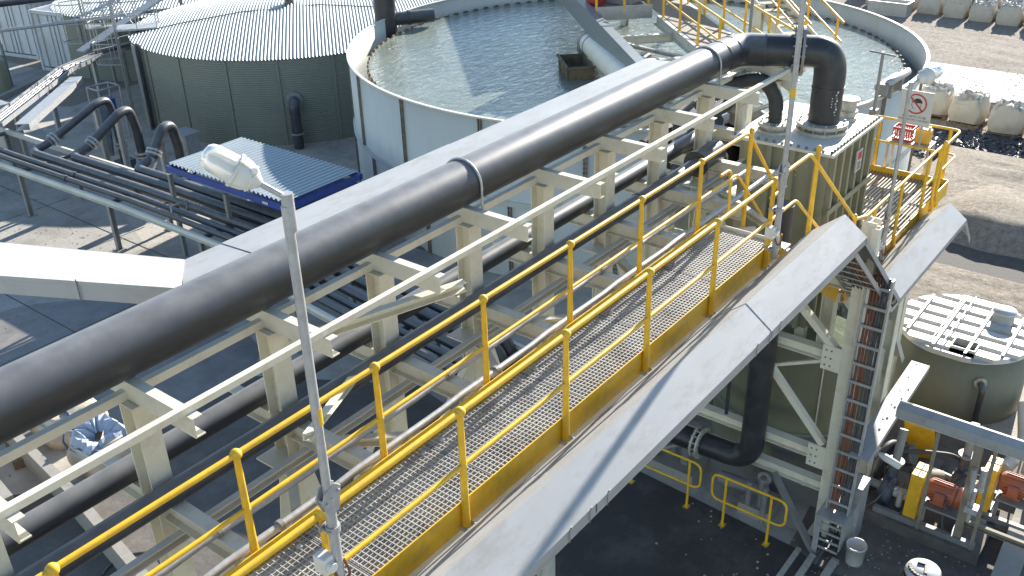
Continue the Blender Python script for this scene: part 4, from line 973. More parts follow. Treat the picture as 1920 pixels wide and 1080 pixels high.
b = MB(); b.tube(fil([(8.9, 4.6, 5.2), (9.5, 4.6, 5.9), (9.9, 4.6, 6.0), (10.6, 4.5, 6.1)], .3), .12, 14); b.tube([(9.3, 5.1, 4.0), (9.3, 5.1, 5.9)], .16, 14); b.tube([(9.0, 5.3, 5.6), (10.6, 5.3, 5.9)], .1, 12).cut()
for i_ in range(6):
    y_ = 5.1+.12*i_; b.tube(fil([(10.9+.25*i_, y_, 4.2), (11.0+.25*i_, y_, 5.3+.1*(i_ % 3)), (11.6+.2*i_, y_-.3, 5.75), (12.0+.15*i_, y_-.5, 5.0), (12.0+.15*i_, y_-.5, 4.0)], .3, 5), .13, 12).cut()
b.build('hose', 'rubber', vs_)
b = MB(); b.box((11.0, 5.1, 3.6), (12.6, 6.2, 5.3)); b.build('pump_hopper', 'hdpe3', vs_)
b = MB(); b.lathe((10.6, 4.4, 5.7), [(.12, 0), (.12, .2), (.2, .22), (.2, .3), (.1, .36), (.1, .55), (.16, .58), (.01, .62)], 18); b.lathe((11.0, 4.2, 5.4), [(.1, 0), (.1, .3), (.16, .32), (.16, .4), (.01, .5)], 18); b.ring((10.6, 4.4, 6.36), (0, 0, 1), .10, .13, .02, 18); b.build('valve', 'galvd', vs_)
b = MB(); b.tube([(9.9, 5.2, 5.45), (11.3, 4.6, 5.75)], .05, 10); b.tube([(10.2, 5.4, 5.3), (10.9, 3.9, 6.05)], .04, 10); b.build('pipe', 'galv', vs_)
b = MB(); b.ibeam((9.9, 5.4, 0), (9.9, 5.4, 5.2), .16, .16, .012, up=(0, 1, 0)); b.ibeam((11.1, 5.4, 0), (11.1, 5.4, 5.2), .16, .16, .012, up=(0, 1, 0)); b.ibeam((9.7, 5.2, 5.15), (11.3, 5.2, 5.15), .16, .16, .012); b.build('frame', 'cream', vs_)

# ================================================================ BLUE SHED
sh = thing('pump_shelter', 'blue framed open shelter with a grey corrugated roof beside the olive tank', 'shelter', (9.7, 16.6, 0))
sx0, sx1, sy0, sy1, sz = 8.35, 10.75, 14.15, 18.7, 2.55
b = MB(); pp = .155; n = int((sy1-sy0-.12)/pp); vs = []
for i in range(n*4+1):
    y = sy0+.06+(sy1-sy0-.12)*i/(n*4); z = sz+.03+(.045 if i % 4 in (0, 1) else -.006)
    vs += [(sx0+.05, y, z), (sx1-.05, y, z)]
b.add(vs, [(2*i, 2*i+1, 2*i+3, 2*i+2) for i in range(n*4)]); b.build('roof_sheet', 'dullblue', sh)
b = MB()
for (p, q) in (((sx0, sy0, sz-.08), (sx0, sy1, sz-.08)), ((sx1, sy0, sz-.08), (sx1, sy1, sz-.08))): b.bar(p, q, .05, .15).cut()
for y in (sy0+.04, sy1-.04): b.bar((sx0+.04, y, sz-.08), (sx1-.04, y, sz-.08), .05, .148).cut()
b.build('roof_frame', 'blue', sh)
b = MB()
for x in (sx0, sx1):
    for y in (sy0+.05, 16.4, sy1-.05): b.bar((x, y, 0), (x, y, sz-.24), .1, .1, up=(1, 0, 0)).cut()
b.build('post', 'galvd', sh)
b = MB(); b.box((sx1-.06, sy0+.1, .05), (sx1-.02, sy1-.1, sz-.25)); b.build('back_wall', 'blue', sh)
b = MB(); b.box((sx0-.045, 14.75, 2.43), (sx0-.0405, 14.95, 2.5)); b.build('name_plate', 'white', sh)
t = thing('pump', 'grey pump unit half seen in the shade under the blue shelter', 'pump', (9.6, 16.2, 0))
b = MB(); b.tube([(9.3, 15.2, .6), (9.3, 16.4, .6)], .28, 18); b.build('motor', 'bluepump', t)
b = MB(); b.box((8.9, 14.9, .0), (9.7, 17.2, .25)); b.build('base_frame', 'galvd', t)
b = MB(); b.tube([(9.3, 16.6, .6), (9.3, 16.9, .6)], .4, 20); b.build('pump_casing', 'orange', t)

# ================================================================ PIPE RACK AND SWAN-NECK PIPES
rk = thing('pipe_rack', 'low steel rack with a cream front beam carrying the row of black pipes', 'pipe rack', (8, 20, 0))
def rkx(y): # front beam x for y
    P_ = [(30, 7.12), (25.5, 7.26), (19.7, 7.5), (15.3, 7.52), (13.2, 7.0), (11.8, 6.72), (6.9, 6.2), (2, 5.8)]
    for (a, b_), (c_, d_) in zip(P_[:-1], P_[1:]):
        if a >= y >= c_: t_ = (a-y)/(a-c_); return b_+(d_-b_)*t_
    return P_[-1][1]
ys = [30, 25.5, 19.7, 15.3, 13.2, 11.8, 6.9]
b = MB()
for a, c_ in zip(ys[:-1], ys[1:]): b.chan((rkx(a), a, 1.42), (rkx(c_), c_, 1.42), .08, .17, .01)
b.build('front_beam', 'creamtop', rk)
b = MB()
for a, c_ in zip(ys[:-1], ys[1:]): b.chan((rkx(a)+1.75, a, 1.42), (rkx(c_)+1.75, c_, 1.42), .08, .17, .01, flip=-1)
b.build('rear_beam', 'creamtop', rk)
for y in (28.4, 24.7, 20.45, 16.6, 12.5, 9.6, 7.2):
    x = rkx(y)
    b = MB(); b.chan((x+.05, y, 1.36), (x+1.72, y, 1.36), .08, .1, .01); b.build('cross_member', 'galvd', rk)
    for dx in (.06, 1.7):
        b = MB(); b.ibeam((x+dx, y, 0), (x+dx, y, 1.32), .12, .12, .01, up=(1, 0, 0)); b.box((x+dx-.13, y-.13, .0045), (x+dx+.13, y+.13, .03)); b.build('post', 'galvd', rk)
b = MB(); b.tube([(rkx(18)+.3, 18.0, 1.5), (rkx(18)+.3, 18.0, 1.78), (rkx(18)+.75, 18.0, 1.78), (rkx(18)+.75, 18.0, 1.5)], .025, 8); b.build('u_bolt', 'galv', rk)
offs = [(.25, .075, 'first black rack pipe, next to the cream front beam'), (.52, .08, 'second black rack pipe counting from the cream front beam'),
        (.86, .12, 'third black rack pipe, ending in a tall swan-neck'), (1.26, .135, 'fourth black rack pipe, with a silver coupling on its swan-neck'), (1.62, .15, 'fifth and rearmost black rack pipe, ending nearest the blue shelter')]
swan = {1: (25.3, 10.25, 2.3), 2: (23.9, 10.1, 2.26), 3: (21.4, 9.85, 2.3)}
for i, (o_, r_, lab) in enumerate(offs):
    t = thing('rack_pipe', lab, 'pipe', (8, 18, 1.5), 'black pipes lying on the low rack')
    z = 1.47+r_
    run = fil([(rkx(y)+o_, y, z) for y in (13.2, 11.8)]+[(rkx(6.9)+o_, 6.9+.12*i, z), (rkx(6.9)+o_, 6.9+.12*i, .05)], .3, 6)
    k = {2: 1, 3: 2, 4: 3}.get(i)
    if k is None:
        pts = [(rkx(y)+o_, y, z) for y in (30, 25.5, 19.7, 15.3)]+run
        b = MB(); b.tube(pts, r_, 18); b.build('pipe', 'hdpe2', t)
        b = MB(); yy = 22.6; b.ring((rkx(yy)+o_, yy, z), (0, 1, 0), r_*.9, r_+.02, .1, 18); b.build('coupling', 'hdpe2', t)
    else:
        y0, xt, zt = swan[k]; xs = rkx(y0)+o_
        rear = [(rkx(y)+o_, y, z) for y in (19.7, 15.3) if y < y0-.6]+run
        zz = zt-.1; xtop = xt+.35
        neck = fil([rear[0], (xs, y0, z), (xs+.52, y0+.03, z+.10), (xtop, y0+.2, zt+r_), (xtop+.38, y0+.33, zt+r_-.04), (xtop+.52, y0+.38, zt-.55), (xtop+.54, y0+.38, .35)], [.3, .15, .22, .24, .1], 8)
        b = MB(); b.tube(neck, r_, 18); b.tube(rear, r_, 18); b.build('pipe', 'hdpe2', t)
        c1 = Vector((xs+.52, y0+.03, z+.10)); d1 = (Vector((xtop, y0+.2, zt+r_))-c1).normalized()
        b = MB(); b.ring(c1+d1*.18, d1, r_*.9, r_+.07, .06, 24); b.ring(c1+d1*.28, d1, r_*.9, r_+.07, .06, 24); b.bolts(c1+d1*.23, d1, r_+.045, 10, .012, .2); b.cut(); b.ring((xtop+.54, y0+.38, .8), (0, 0, 1), r_*.9, r_+.08, .06, 24); b.ring((xtop+.54, y0+.38, .92), (0, 0, 1), r_*.9, r_+.08, .06, 24); b.build('flange', 'galv', t)
        b = MB(); b.tube([c1+d1*.05, c1-d1*.3 if k == 3 else c1+d1*.1], r_+.012, 20); b.build('sleeve', 'galvd', t)
        sx_, sy_ = xtop-.05, y0+.34
        b = MB(); b.ibeam((sx_, sy_, 0), (sx_, sy_, zt-.12), .15, .15, .012, up=(1, 0, 0)); b.build('support_post', 'galv', t)
        b = MB(); b.box((xtop+.3, y0+.15, .0), (xtop+.8, y0+.6, .34)); b.build('pump_suction', 'bluepump', t)
b = MB(); b.tube(fil([(11.2, 22.3, .6), (12.1, 22.0, 1.0), (12.6, 22.8, .5), (13.2, 23.5, .4)], .3), .14, 12); o = b.build('suction_hose', 'rubber', loc=(12, 22.5, 0)); tag(o, 'black hose loop on the slab between the swan-necks and the blue shelter', 'hose')
b = MB(); b.box((12.6, 24.3, 0), (13.1, 25.0, .95)); b.box((12.55, 24.25, .95), (13.15, 25.05, 1.0)); o = b.build('control_cabinet', 'galv', loc=(12.85, 24.6, 0)); tag(o, 'small grey cabinet standing at the foot of the olive tank', 'cabinet')
b = MB(); b.tube([(12.67, 13.87, 0), (12.67, 13.87, 2.6)], .10, 14); b.lathe((12.67, 13.87, 0), [(.5, .004), (.45, .06), (.12, .08)], 16); o = b.build('pipe_support', 'hdpe2', loc=(12.67, 13.87, 0)); tag(o, 'dark round post standing on a grey mound between the gantry columns', 'post')
for k in range(3):
    pass
t = thing('tank_nozzles', 'row of short pale pipe stubs at the foot of the settling tank', 'pipe stubs', (12.9, 13.2, 0))
for k in range(3):
    b = MB(); b.tube([(12.95+.08*k, 13.4-.16*k, 0), (12.95+.08*k, 13.4-.16*k, .35)], .035, 8); b.build('stub', 'creamtop', t)

# ================================================================ LADDERS, TRAYS, CONTAINERS AT TOP LEFT
def caged_ladder(name, label, base, h, ang, plat):
    t = thing(name, label, 'ladder', base); c_, s_ = math.cos(ang), math.sin(ang); bx, by, bz = base
    def W(x, y, z): return (bx+x*c_-y*s_, by+x*s_+y*c_, bz+z)
    b = MB()
    for y in (-.25, .25): b.bar(W(0, y, 0), W(0, y, h+1.05), .025, .07).cut()
    b.build('stile', 'galv', t)
    b = MB()
    for k in range(int(h/.3)): b.tube([W(0, -.25, .3+.3*k), W(0, .25, .3+.3*k)], .013, 6).cut()
    b.build('rung', 'galv', t)
    b = MB(); zs = [1.9+.75*i for i in range(int((h+1.05-1.9)/.75)+1)]
    for z in zs:
        b.tube([W(-.9*math.sin(math.pi*i/10), .5*math.cos(math.pi*i/10), z) for i in range(11)], .02, 6)
    for i in (1, 3, 5, 7, 9):
        b.tube([W(-.9*math.sin(math.pi*i/10), .5*math.cos(math.pi*i/10), zs[0]), W(-.9*math.sin(math.pi*i/10), .5*math.cos(math.pi*i/10), h+1.05)], .013, 5)
    b.build('safety_cage', 'galv', t)
    if plat:
        b = MB(); b.bar(W(.05, 0, h), W(1.5, 0, h), .9, .06); b.build('platform', 'galv', t)
        b = MB()
        for y in (-.45, .45):
            for z in (.5, 1.0): b.tube([W(.1, y, h+z), W(1.5, y, h+z)], .02, 6)
            for x in (.1, .8, 1.5): b.tube([W(x, y, h), W(x, y, h+1.0)], .02, 6)
        b.tube([W(.1, .45, h+1.0), W(.65, -.0, h+.1)], .018, 6)
        b.build('handrail', 'galv', t)
    return t
caged_ladder('caged_ladder', 'tall galvanised caged ladder with a railed landing at the edge of the ribbed roof', (14.9, 31.05, 0), 3.1, R(-38), True)
caged_ladder('caged_ladder', 'smaller caged ladder behind the cable tray, in front of the white containers', (16.0, 35.2, 0), 2.4, R(-28), True)
ct = thing('cable_tray_cover', 'bright galvanised cable tray crossing the top left towards the olive tank', 'cable tray', (11, 30, 1.9))
b = MB(); P_ = [(8.2, 27.5, 2.0), (12.9, 31.5, 2.0), (14.5, 32.2, 2.0), (16.4, 32.4, 2.05)]
for p, q in zip(P_[:-1], P_[1:]):
    for off in (-.28, .28):
        d_ = (Vector(q)-Vector(p)).normalized(); s_ = Vector((-d_.y, d_.x, 0)); b.bar(Vector(p)+s_*off, Vector(q)+s_*off, .04, .14).cut()
b.build('side_rail', 'galv', ct)
b = MB()
for p, q in zip(P_[:-1], P_[1:]):
    d_ = (Vector(q)-Vector(p)); L = d_.length; d_.normalize(); s_ = Vector((-d_.y, d_.x, 0)); n = int(L/.3)
    for k in range(n): c0 = Vector(p)+d_*(L*(k+.5)/n); b.bar(c0-s_*.27, c0+s_*.27, .06, .03).cut()
b.build('rung', 'galv', ct)
b = MB()
for off in (-.14, -.02, .1): b.tube([Vector(p)+Vector((off*-.6, off*.75, .05)) for p in P_], .05, 8).cut()
b.build('cable', 'hdpe2', ct)
b = MB()
for (x, y) in ((9.4, 28.5), (11.6, 30.4), (14.4, 32.2)): b.ibeam((x, y, 0), (x, y, 1.92), .14, .14, .01, up=(1, 0, 0)).cut()
b.build('post', 'galv', ct)
b = MB(); b.chan((8.6, 26.5, 2.0), (12.4, 29.9, 2.0), .42, .2, .015, flip=-1); o = b.build('steel_channel', 'galv', loc=(10.5, 28.2, 1.9)); tag(o, 'wide pale steel channel lying diagonally in front of the caged ladder', 'channel')
b = MB(); b.box((9.0, 28.9, 0), (9.5, 29.5, 2.1)); o = b.build('control_cabinet', 'galv', loc=(9.25, 29.2, 0)); tag(o, 'pale upright cabinet beside the cable tray at the left edge', 'cabinet')
# raised deck with a sloping bright tray between the two ladders
dk2 = thing('raised_tray', 'bright sloping cable tray climbing behind the tall caged ladder', 'cable tray', (16, 33, 2))
b = MB(); b.bar((14.6, 33.3, 2.0), (20.0, 34.0, 3.6), .5, .08); b.build('tray', 'galv', dk2)
b = MB(); b.chan((14.6, 32.3, 2.1), (17.0, 31.7, 2.2), .1, .2, .01); b.cut(); b.chan((14.9, 33.0, 2.2), (17.2, 32.5, 2.3), .1, .2, .01); b.build('beam', 'galvd', dk2)
b = MB(); b.tube([(14.9, 33.2, 0), (14.9, 33.2, 2.0)], .08, 8); b.cut(); b.tube([(19.8, 34, 0), (19.8, 34, 3.5)], .08, 8); b.build('post', 'galvd', dk2)
b = MB(); b.tube(fil([(15.0, 33.2, 2.2), (14.6, 32.6, 2.0), (16.0, 31.8, 2.2)], .4), .03, 8); b.build('cable', 'blackp', dk2)
jb_ = thing('electrical_stand', 'galvanised stand with a small blue box among the pipes at upper left', 'stand', (12.6, 28.6, 0))
b = MB(); b.box((12.5, 28.4, .9), (12.8, 28.7, 1.5)); b.build('box', 'blue', jb_)
b = MB()
for x, y in ((12.2, 28.3), (13.0, 28.3), (12.2, 29.0), (13.0, 29.0)): b.tube([(x, y, 0), (x, y, 1.9)], .035, 8)
b.tube([(12.2, 28.3, 1.9), (13.0, 28.3, 1.9), (13.0, 29.0, 1.9), (12.2, 29.0, 1.9), (12.2, 28.3, 1.9)], .03, 8); b.build('frame', 'galv', jb_)
b = MB(); b.chan((11.1, 26.5, .3), (11.5, 26.9, 1.9), .3, .12, .02); b.build('cover_plate', 'bluepump', jb_)

def container(label, c, L, W_, H, ang):
    t = thing('shipping_container', label, 'container', c, 'white containers at the upper left'); ca, sa = math.cos(ang), math.sin(ang)
    def T(x, y, z): return (c[0]+x*ca-y*sa, c[1]+x*sa+y*ca, c[2]+z)
    def corr(p0, p1, z0, z1, nrm):       # trapezoid corrugated wall
        b = MB(); p0 = Vector(p0); p1 = Vector(p1); d_ = p1-p0; n = int(d_.length/.28); vs = []
        for i in range(n*4+1):
            q = p0+d_*(i/(n*4)); o_ = -.036 if i % 4 in (2, 3) else 0
            for z in (z0, z1): vs.append(T(q.x+nrm[0]*o_, q.y+nrm[1]*o_, z))
        b.add(vs, [(2*i, 2*i+2, 2*i+3, 2*i+1) for i in range(n*4)]); return b
    corr((-L/2+.1, -W_/2), (L/2-.1, -W_/2), .15, H-.1, (0, -1)).build('side_wall', 'contain', t)
    corr((-L/2+.1, W_/2), (L/2-.1, W_/2), .15, H-.1, (0, 1)).build('side_wall', 'contain', t)
    corr((L/2, -W_/2+.1), (L/2, W_/2-.1), .15, H-.1, (1, 0)).build('end_wall', 'contain', t)
    b = MB(); n = 60; vs = []
    for i in range(n*4+1):
        x = -L/2+.05+(L-.1)*i/(n*4); z = H-.03-(.02 if i % 4 in (2, 3) else 0); vs += [T(x, -W_/2+.05, z), T(x, W_/2-.05, z)]
    b.add(vs, [(2*i, 2*i+2, 2*i+3, 2*i+1) for i in range(n*4)]); b.build('roof', 'contain', t)
    b = MB()
    for y in (-W_/2, W_/2):
        for z in (.08, H-.06): b.bar(T(-L/2, y, z), T(L/2, y, z), .1, .15)
    for x in (-L/2, L/2):
        for z in (.08, H-.06): b.bar(T(x, -W_/2, z), T(x, W_/2, z), .1, .15)
        for y in (-W_/2, W_/2): b.bar(T(x, y, 0), T(x, y, H), .14, .14, up=(1, 0, 0))
    b.build('frame', 'contain', t)
    for s in (-1, 1):
        x = -L/2-.02
        bb = MB(); p = [T(x, s*.03, .2), T(x, s*(W_/2-.08), .2), T(x, s*(W_/2-.08), H-.16), T(x, s*.03, H-.16)]; bb.poly(p if s > 0 else p, (.03*ca, .03*sa, 0)); dr = bb.build('door', 'contain', t)
        bb = MB()
        for yy in (.25, .8): bb.tube([T(x-.03, s*yy, .15), T(x-.03, s*yy, H-.12)], .018, 6).cut()
        bb.build('lock_rod', 'galv', dr)
    return t
container('white container nearest the caged ladders, door end towards the camera', (19.3, 38.9, 0), 6.06, 2.44, 2.59, R(12))
container('white container at the left edge, second one from the caged ladders', (19.6, 43.2, 0), 6.06, 2.44, 2.59, R(12))
container('white container far back at the top left corner', (25.3, 46.2, 0), 6.06, 2.44, 2.59, R(12))
t = thing('pipeline', 'dark horizontal pipe running above the white containers at the top left', 'pipe', (14, 38, 3))
b = MB(); b.tube([(11, 39.6, 3.3), (18.5, 36.6, 3.3), (26, 40.0, 3.3)], .14, 12); b.build('pipe', 'hdpe2', t)
b = MB(); b.tube([(11, 37.0, 2.75), (19, 33.6, 2.75)], .07, 10); b.build('thin_pipe', 'galv', t)
b = MB()
for (x, y, h) in ((14.0, 38.4, 3.2), (18.5, 36.6, 3.2), (16.5, 34.66, 2.7)): b.tube([(x, y, 0), (x, y, h)], .07, 8).cut()
b.build('post', 'galvd', t)
b = MB(); b.lathe((13.4, 38.4, 0), [(.55, 0), (.55, 1.15), (.5, 1.25), (.01, 1.3)], 24); o = b.build('water_butt', 'olive', loc=(13.4, 38.4, 0)); tag(o, 'dark green round tank cut off by the left edge below the containers', 'tank')
kb = MB(); kb.bar((6, 33.5, .1), (15.2, 37.9, .1), .2, .2); o = kb.build('concrete_kerb', 'kerb', loc=(10, 35, 0)); tag(o, 'low sunlit concrete kerb in front of the white containers', 'kerb')
# ================================================================ TOWER FRAME UNDER THE WALKWAY END
tw = thing('support_tower', 'cream braced steel frame holding up the walkway end, in front of the open tank', 'steel frame', (8.1, 2.6, 0))
for y in (1.12, 4.3):
    b = MB(); b.ibeam((8.1, y, .02), (8.1, y, 5.64), .2, .2, .014, up=(1, 0, 0)); b.box((7.92, y-.18, .004), (8.28, y+.18, .022)); b.build('column', 'cream', tw)
b = MB(); b.chan((7.98, 1.0, .02), (7.98, 1.0, 5.6), .1, .12, .01, up=(1, 0, 0)); b.build('column_cladding', 'cream', tw)
for z, y0 in ((1.53, 4.2), (.96, 4.2), (3.35, 4.2), (4.6, 4.2)):
    b = MB(); b.ibeam((8.1, y0, z), (8.1, 1.22, z), .16, .18, .012); b.build('beam', 'cream', tw)
b = MB(); b.bar((8.07, 2.3, 2.85), (8.07, 1.3, 1.75), .10, .10).cut(); b.bar((8.07, 2.05, 4.15), (8.07, 1.32, 3.48), .12, .10).cut(); b.bar((8.07, 2.3, 2.85), (8.07, 1.35, 3.3), .05, .05).cut(); b.bar((8.07, 3.9, 1.7), (8.07, 3.0, 3.2), .09, .09); b.build('brace', 'cream', tw)
b = MB()
for z in (3.35, 1.53): b.bar((8.0, 1.50, z), (8.0, 1.2, z), .012, .42).cut()
b.build('gusset', 'cream', tw)
b = MB()
for z in (3.22, 3.35, 3.48, 1.4, 1.53, 1.66):
    for y in (1.36, 1.44): b.tube([(8.0, y, z), (7.985, y, z)], .016, 6).cut()
b.build('bolt', 'rust', tw)
b = MB(); b.bar((8.0, 2.0, .9), (7.55, 1.0, 0), .09, .09); b.build('brace', 'galvd', tw)
b = MB(); b.bar((8.15, 1.55, .78), (8.15, 1.1, 1.0), .05, .04); b.build('diagonal_tie', 'creamtop', tw)
# vertical cable ladder on the tower
vl = thing('cable_ladder', 'vertical cable ladder packed with orange and grey cables on the tower column', 'cable ladder', (7.7, .85, .7))
def vert_ladder(t, x0, z0, x1, z1, y0, y1):
    b = MB()
    for y in (y0, y1): b.bar((x0, y, z0), (x1, y, z1), .10, .025, up=(0, 1, 0)).cut()
    b.build('side_rail', 'galv', t)
    n = int((z1-z0)/.30)
    for k in range(n):
        s = (k+.5)/n; x = x0+(x1-x0)*s-.035; z = z0+(z1-z0)*s
        b = MB(); b.bar((x, y0, z), (x, y1, z), .025, .045); b.build('rung', 'galv', t)
vert_ladder(vl, 7.80, .83, 7.95, 4.9, .66, 1.0)
def vcable(ys, m, nm, seed):
    rr = random.Random(seed); b = MB()
    for y in ys:
        b.tube([(7.80+.17*k/8, y+rr.uniform(-.006, .006), .84+4.06*k/8) for k in range(9)], .021, 7).cut()
    b.build(nm, m, vl)
vcable((.94, .895, .85), 'orangec', 'orange_cable', 1); vcable((.80, .755, .71), 'greyc', 'grey_cable', 2)
# lower folded cover beside the tower
lc = thing('cable_tray_cover', 'pale folded sheet cover bending like an elbow beside the white-roofed tank', 'cable tray cover', (9.5, .6, 2.1))
def strip(pts, w0, w1, skirt=.10):
    b = MB()
    for (p, q) in zip(pts[:-1], pts[1:]):
        d_ = (Vector(q)-Vector(p)).normalized(); up = Vector((-d_.z, 0, d_.x)); 
        if up.z < 0: up = -up
        out = []
        for e in (Vector(p), Vector(q)):
            out += [e+Vector((0, w0, 0))-up*skirt, e+Vector((0, w0, 0)), e+Vector((0, w1, 0)), e+Vector((0, w1, 0))-up*skirt, e+Vector((0, w1+.012, 0))-up*skirt, e+Vector((0, w1+.012, 0))-up*.012, e+Vector((0, w0-.012, 0))-up*.012, e+Vector((0, w0-.012, 0))-up*skirt]
        n = 8; b.add(out, [tuple(range(n)), tuple(range(2*n-1, n-1, -1))]+[(k, n+k, n+(k+1) % n, (k+1) % n) for k in range(n)])
    return b
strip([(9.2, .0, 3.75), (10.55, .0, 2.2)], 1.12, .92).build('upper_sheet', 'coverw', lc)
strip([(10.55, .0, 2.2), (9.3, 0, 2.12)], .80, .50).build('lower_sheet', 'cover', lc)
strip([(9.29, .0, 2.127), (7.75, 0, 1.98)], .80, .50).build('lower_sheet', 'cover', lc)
b = MB()
for k in range(7): x = 7.95+.38*k; b.lathe((x, .64, 2.0+.055*k+.015), [(.016, 0), (.016, .01), (.001, .016)], 8).cut()
b.build('screw', 'galvd', lc)
sb = thing('steel_brace', 'cream knee braces and gusset under the lower platform next to the cable ladder', 'brace', (9.2, 1.5, 2))
b = MB(); b.bar((9.25, .95, 2.9), (9.25, 1.9, 4.0), .1, .1).cut(); b.bar((9.25, .95, 2.7), (9.7, 1.8, 4.0), .08, .08).cut(); b.bar((9.2, 1.0, 2.6), (8.5, 1.2, 3.9), .06, .06); b.build('brace', 'cream', sb)
b = MB(); b.poly([(9.13, .9, 2.5), (9.13, 1.35, 2.9), (9.13, 1.15, 3.2), (9.13, .9, 3.1)], (.014, 0, 0)); b.build('gusset', 'cream', sb)
# horizontal covered tray going right
rb = thing('cable_tray_cover', 'straight pale covered tray crossing above the pumps to the right edge', 'cable tray cover', (8.85, -1, 2.4))
b = MB(); b.sect((8.8, .46, 2.42), (8.8, -3.2, 2.42), [(-.13, -.14), (-.13, .02), (.0, .08), (.13, .02), (.13, -.14), (.115, -.14), (.115, .01), (0, .065), (-.115, .01), (-.115, -.14)]); b.build('cover_sheet', 'cover', rb)
b = MB(); b.chan((8.82, .42, 2.25), (8.82, -3.2, 2.25), .16, .07, .01); b.build('tray', 'cream', rb)
b = MB()
for y in (-.16, -.98, -2.0): b.bar((8.86, y, 0), (8.86, y, 2.21), .05, .05, up=(1, 0, 0)).cut()
b.ibeam((8.95, -.74, 0), (8.95, -.74, 2.21), .12, .1, .01, up=(1, 0, 0)); b.cut(); b.chan((8.95, -.74, .62), (8.95, -2.2, .62), .06, .1, .01); b.build('post', 'postb', rb)
b = MB(); b.tube([(8.8, -.92, 1.4), (8.82, -.90, 1.8)], .05, 10); b.tube([(8.78, -.80, 1.35), (8.8, -.77, 1.75)], .045, 10); b.tube([(8.78, -.85, .8), (8.78, -.85, 1.4)], .035, 8); b.box((8.7, -.96, 1.0), (8.86, -.78, 1.1)); b.build('instrument', 'galv', rb)
fl = thing('floodlight', 'horizontal white tube floodlight fixed below the folded cover', 'light', (8.3, .45, 1.75))
b = MB(); o0, o1 = Vector((8.3, .50, 1.78)), Vector((8.28, .16, 1.70)); b.tube([o0, o0+(o1-o0)*.25, o0+(o1-o0)*.3, o1, o1+(o1-o0)*.03], [.03, .055, .06, .055, .03], 16); b.build('lamp_tube', 'lampw', fl)
b = MB(); b.tube([(8.33, .62, 1.9), (8.3, .55, 1.79), (8.3, .45, 1.77)], .018, 8); b.box((8.27, .53, 1.72), (8.37, .66, 1.84)); b.build('bracket', 'galv', fl)
b = MB(); b.tube(fil([(8.3, .40, 1.76), (8.3, .36, 1.35), (8.4, .2, 1.1), (8.6, .1, 1.2)], .2), .008, 6); b.build('lead', 'blackp', fl)

# big black pipe with elbow in the shade below the cover
up_ = thing('process_pipe', 'black pipe dropping under the grey cover and bending at a bolted white flange', 'pipe', (8.0, 2.55, 1))
b = MB(); b.tube(fil([(8.0, 2.4, 5.6), (7.95, 2.4, .98), (7.92, 3.25, .98)], .42, 12), .195, 28); b.tube([(7.92, 3.3, .98), (7.9, 4.6, .98)], .195, 24); b.build('pipe', 'hdpe3', up_)
b = MB()
for y in (3.27, 3.37): b.ring((7.92, y, .98), (0, 1, 0), .18, .285, .035, 30).cut()
b.bolts((7.92, 3.32, .98), (0, 1, 0), .25, 14, .014, .18); b.build('flange', 'ssteel', up_)
b = MB(); b.tube([(7.6, 2.75, 2.0), (7.6, 2.75, 5.2)], .03, 8); o = b.build('conduit', 'hdpe2', loc=(7.6, 2.75, 2)); tag(o, 'thin black conduit hanging beside the black drop pipe', 'conduit')
t = thing('valve_set', 'dusty valves and hoses in deep shade behind the low yellow railing', 'valves', (8.0, 2.6, 0))
b = MB(); b.tube([(8.2, 3.0, .2), (8.2, 2.2, .25)], .12, 12); b.tube([(7.9, 2.1, 0), (7.9, 2.1, .8)], .08, 10); b.tube([(7.8, 2.3, 0), (7.8, 2.3, .7)], .05, 10); b.tube([(7.75, 2.0, 0), (7.75, 2.0, .75)], .05, 10); b.ring((7.9, 2.1, .8), (1, 0, 0), .06, .12, .03, 16); b.build('valve', 'galvd', t)
b = MB(); b.box((7.75, 1.9, .004), (8.3, 2.45, .22)); b.build('plinth', 'kerb', t)
t = thing('valve_set', 'grey pipe stubs on a dark plinth left of the low yellow railing', 'valves', (8.2, 3.9, 0))
b = MB(); b.tube([(8.2, 3.7, 0), (8.2, 3.7, .75)], .09, 12); b.tube([(8.3, 4.0, 0), (8.3, 4.0, .85)], .07, 12); b.tube([(7.7, 4.2, .5), (8.1, 3.4, .9)], .05, 8); b.build('pipe', 'galvd', t)
b = MB(); b.box((7.9, 3.4, .004), (8.6, 4.4, .2)); b.build('plinth', 'kerb', t)
b = MB(); b.box((8.6, 1.4, .004), (9.4, 2.3, 1.0)); o = b.build('equipment_box', 'galvd', loc=(9, 1.9, 0)); tag(o, 'large grey steel box standing in shade behind the tower brace', 'equipment box')

# low yellow railing on the floor
def low_rail(label, pts_post, y_open, y_close, both):
    t = thing('floor_railing', label, 'railing', pts_post[0]+(0,), 'low yellow railings on the floor')
    for (x, y) in pts_post:
        b = MB(); b.tube([(x, y, 0), (x, y, 1.0)], .022, 10); b.box((x-.06, y-.05, .0085), (x+.06, y+.05, .02)); b.build('post', 'yellow', t)
    x = pts_post[0][0]
    def loop(y0, y1, open0):
        if open0: return fil([(x, y0, 1.0), (x-.01, y1, 1.0), (x-.01, y1, .5), (x, y0, .5)], .15, 6)
        return fil([(x, (y0+y1)/2, 1.0), (x, y0, 1.0), (x, y0, .5), (x, y1, .5), (x, y1, 1.0), (x, (y0+y1)/2, 1.0)], .15, 6)
    b = MB(); b.tube(loop(y_open, y_close, both), .021, 10); b.build('rail', 'yellow', t); return t
low_rail('low yellow floor railing with a rounded end, partly hidden by the grey cover', [(7.36, 3.2), (7.36, 4.3)], 5.4, 2.98, True)
low_rail('low yellow closed-loop railing with two posts beside the tower base', [(7.30, 2.5), (7.30, 1.72)], 2.74, 1.46, False)

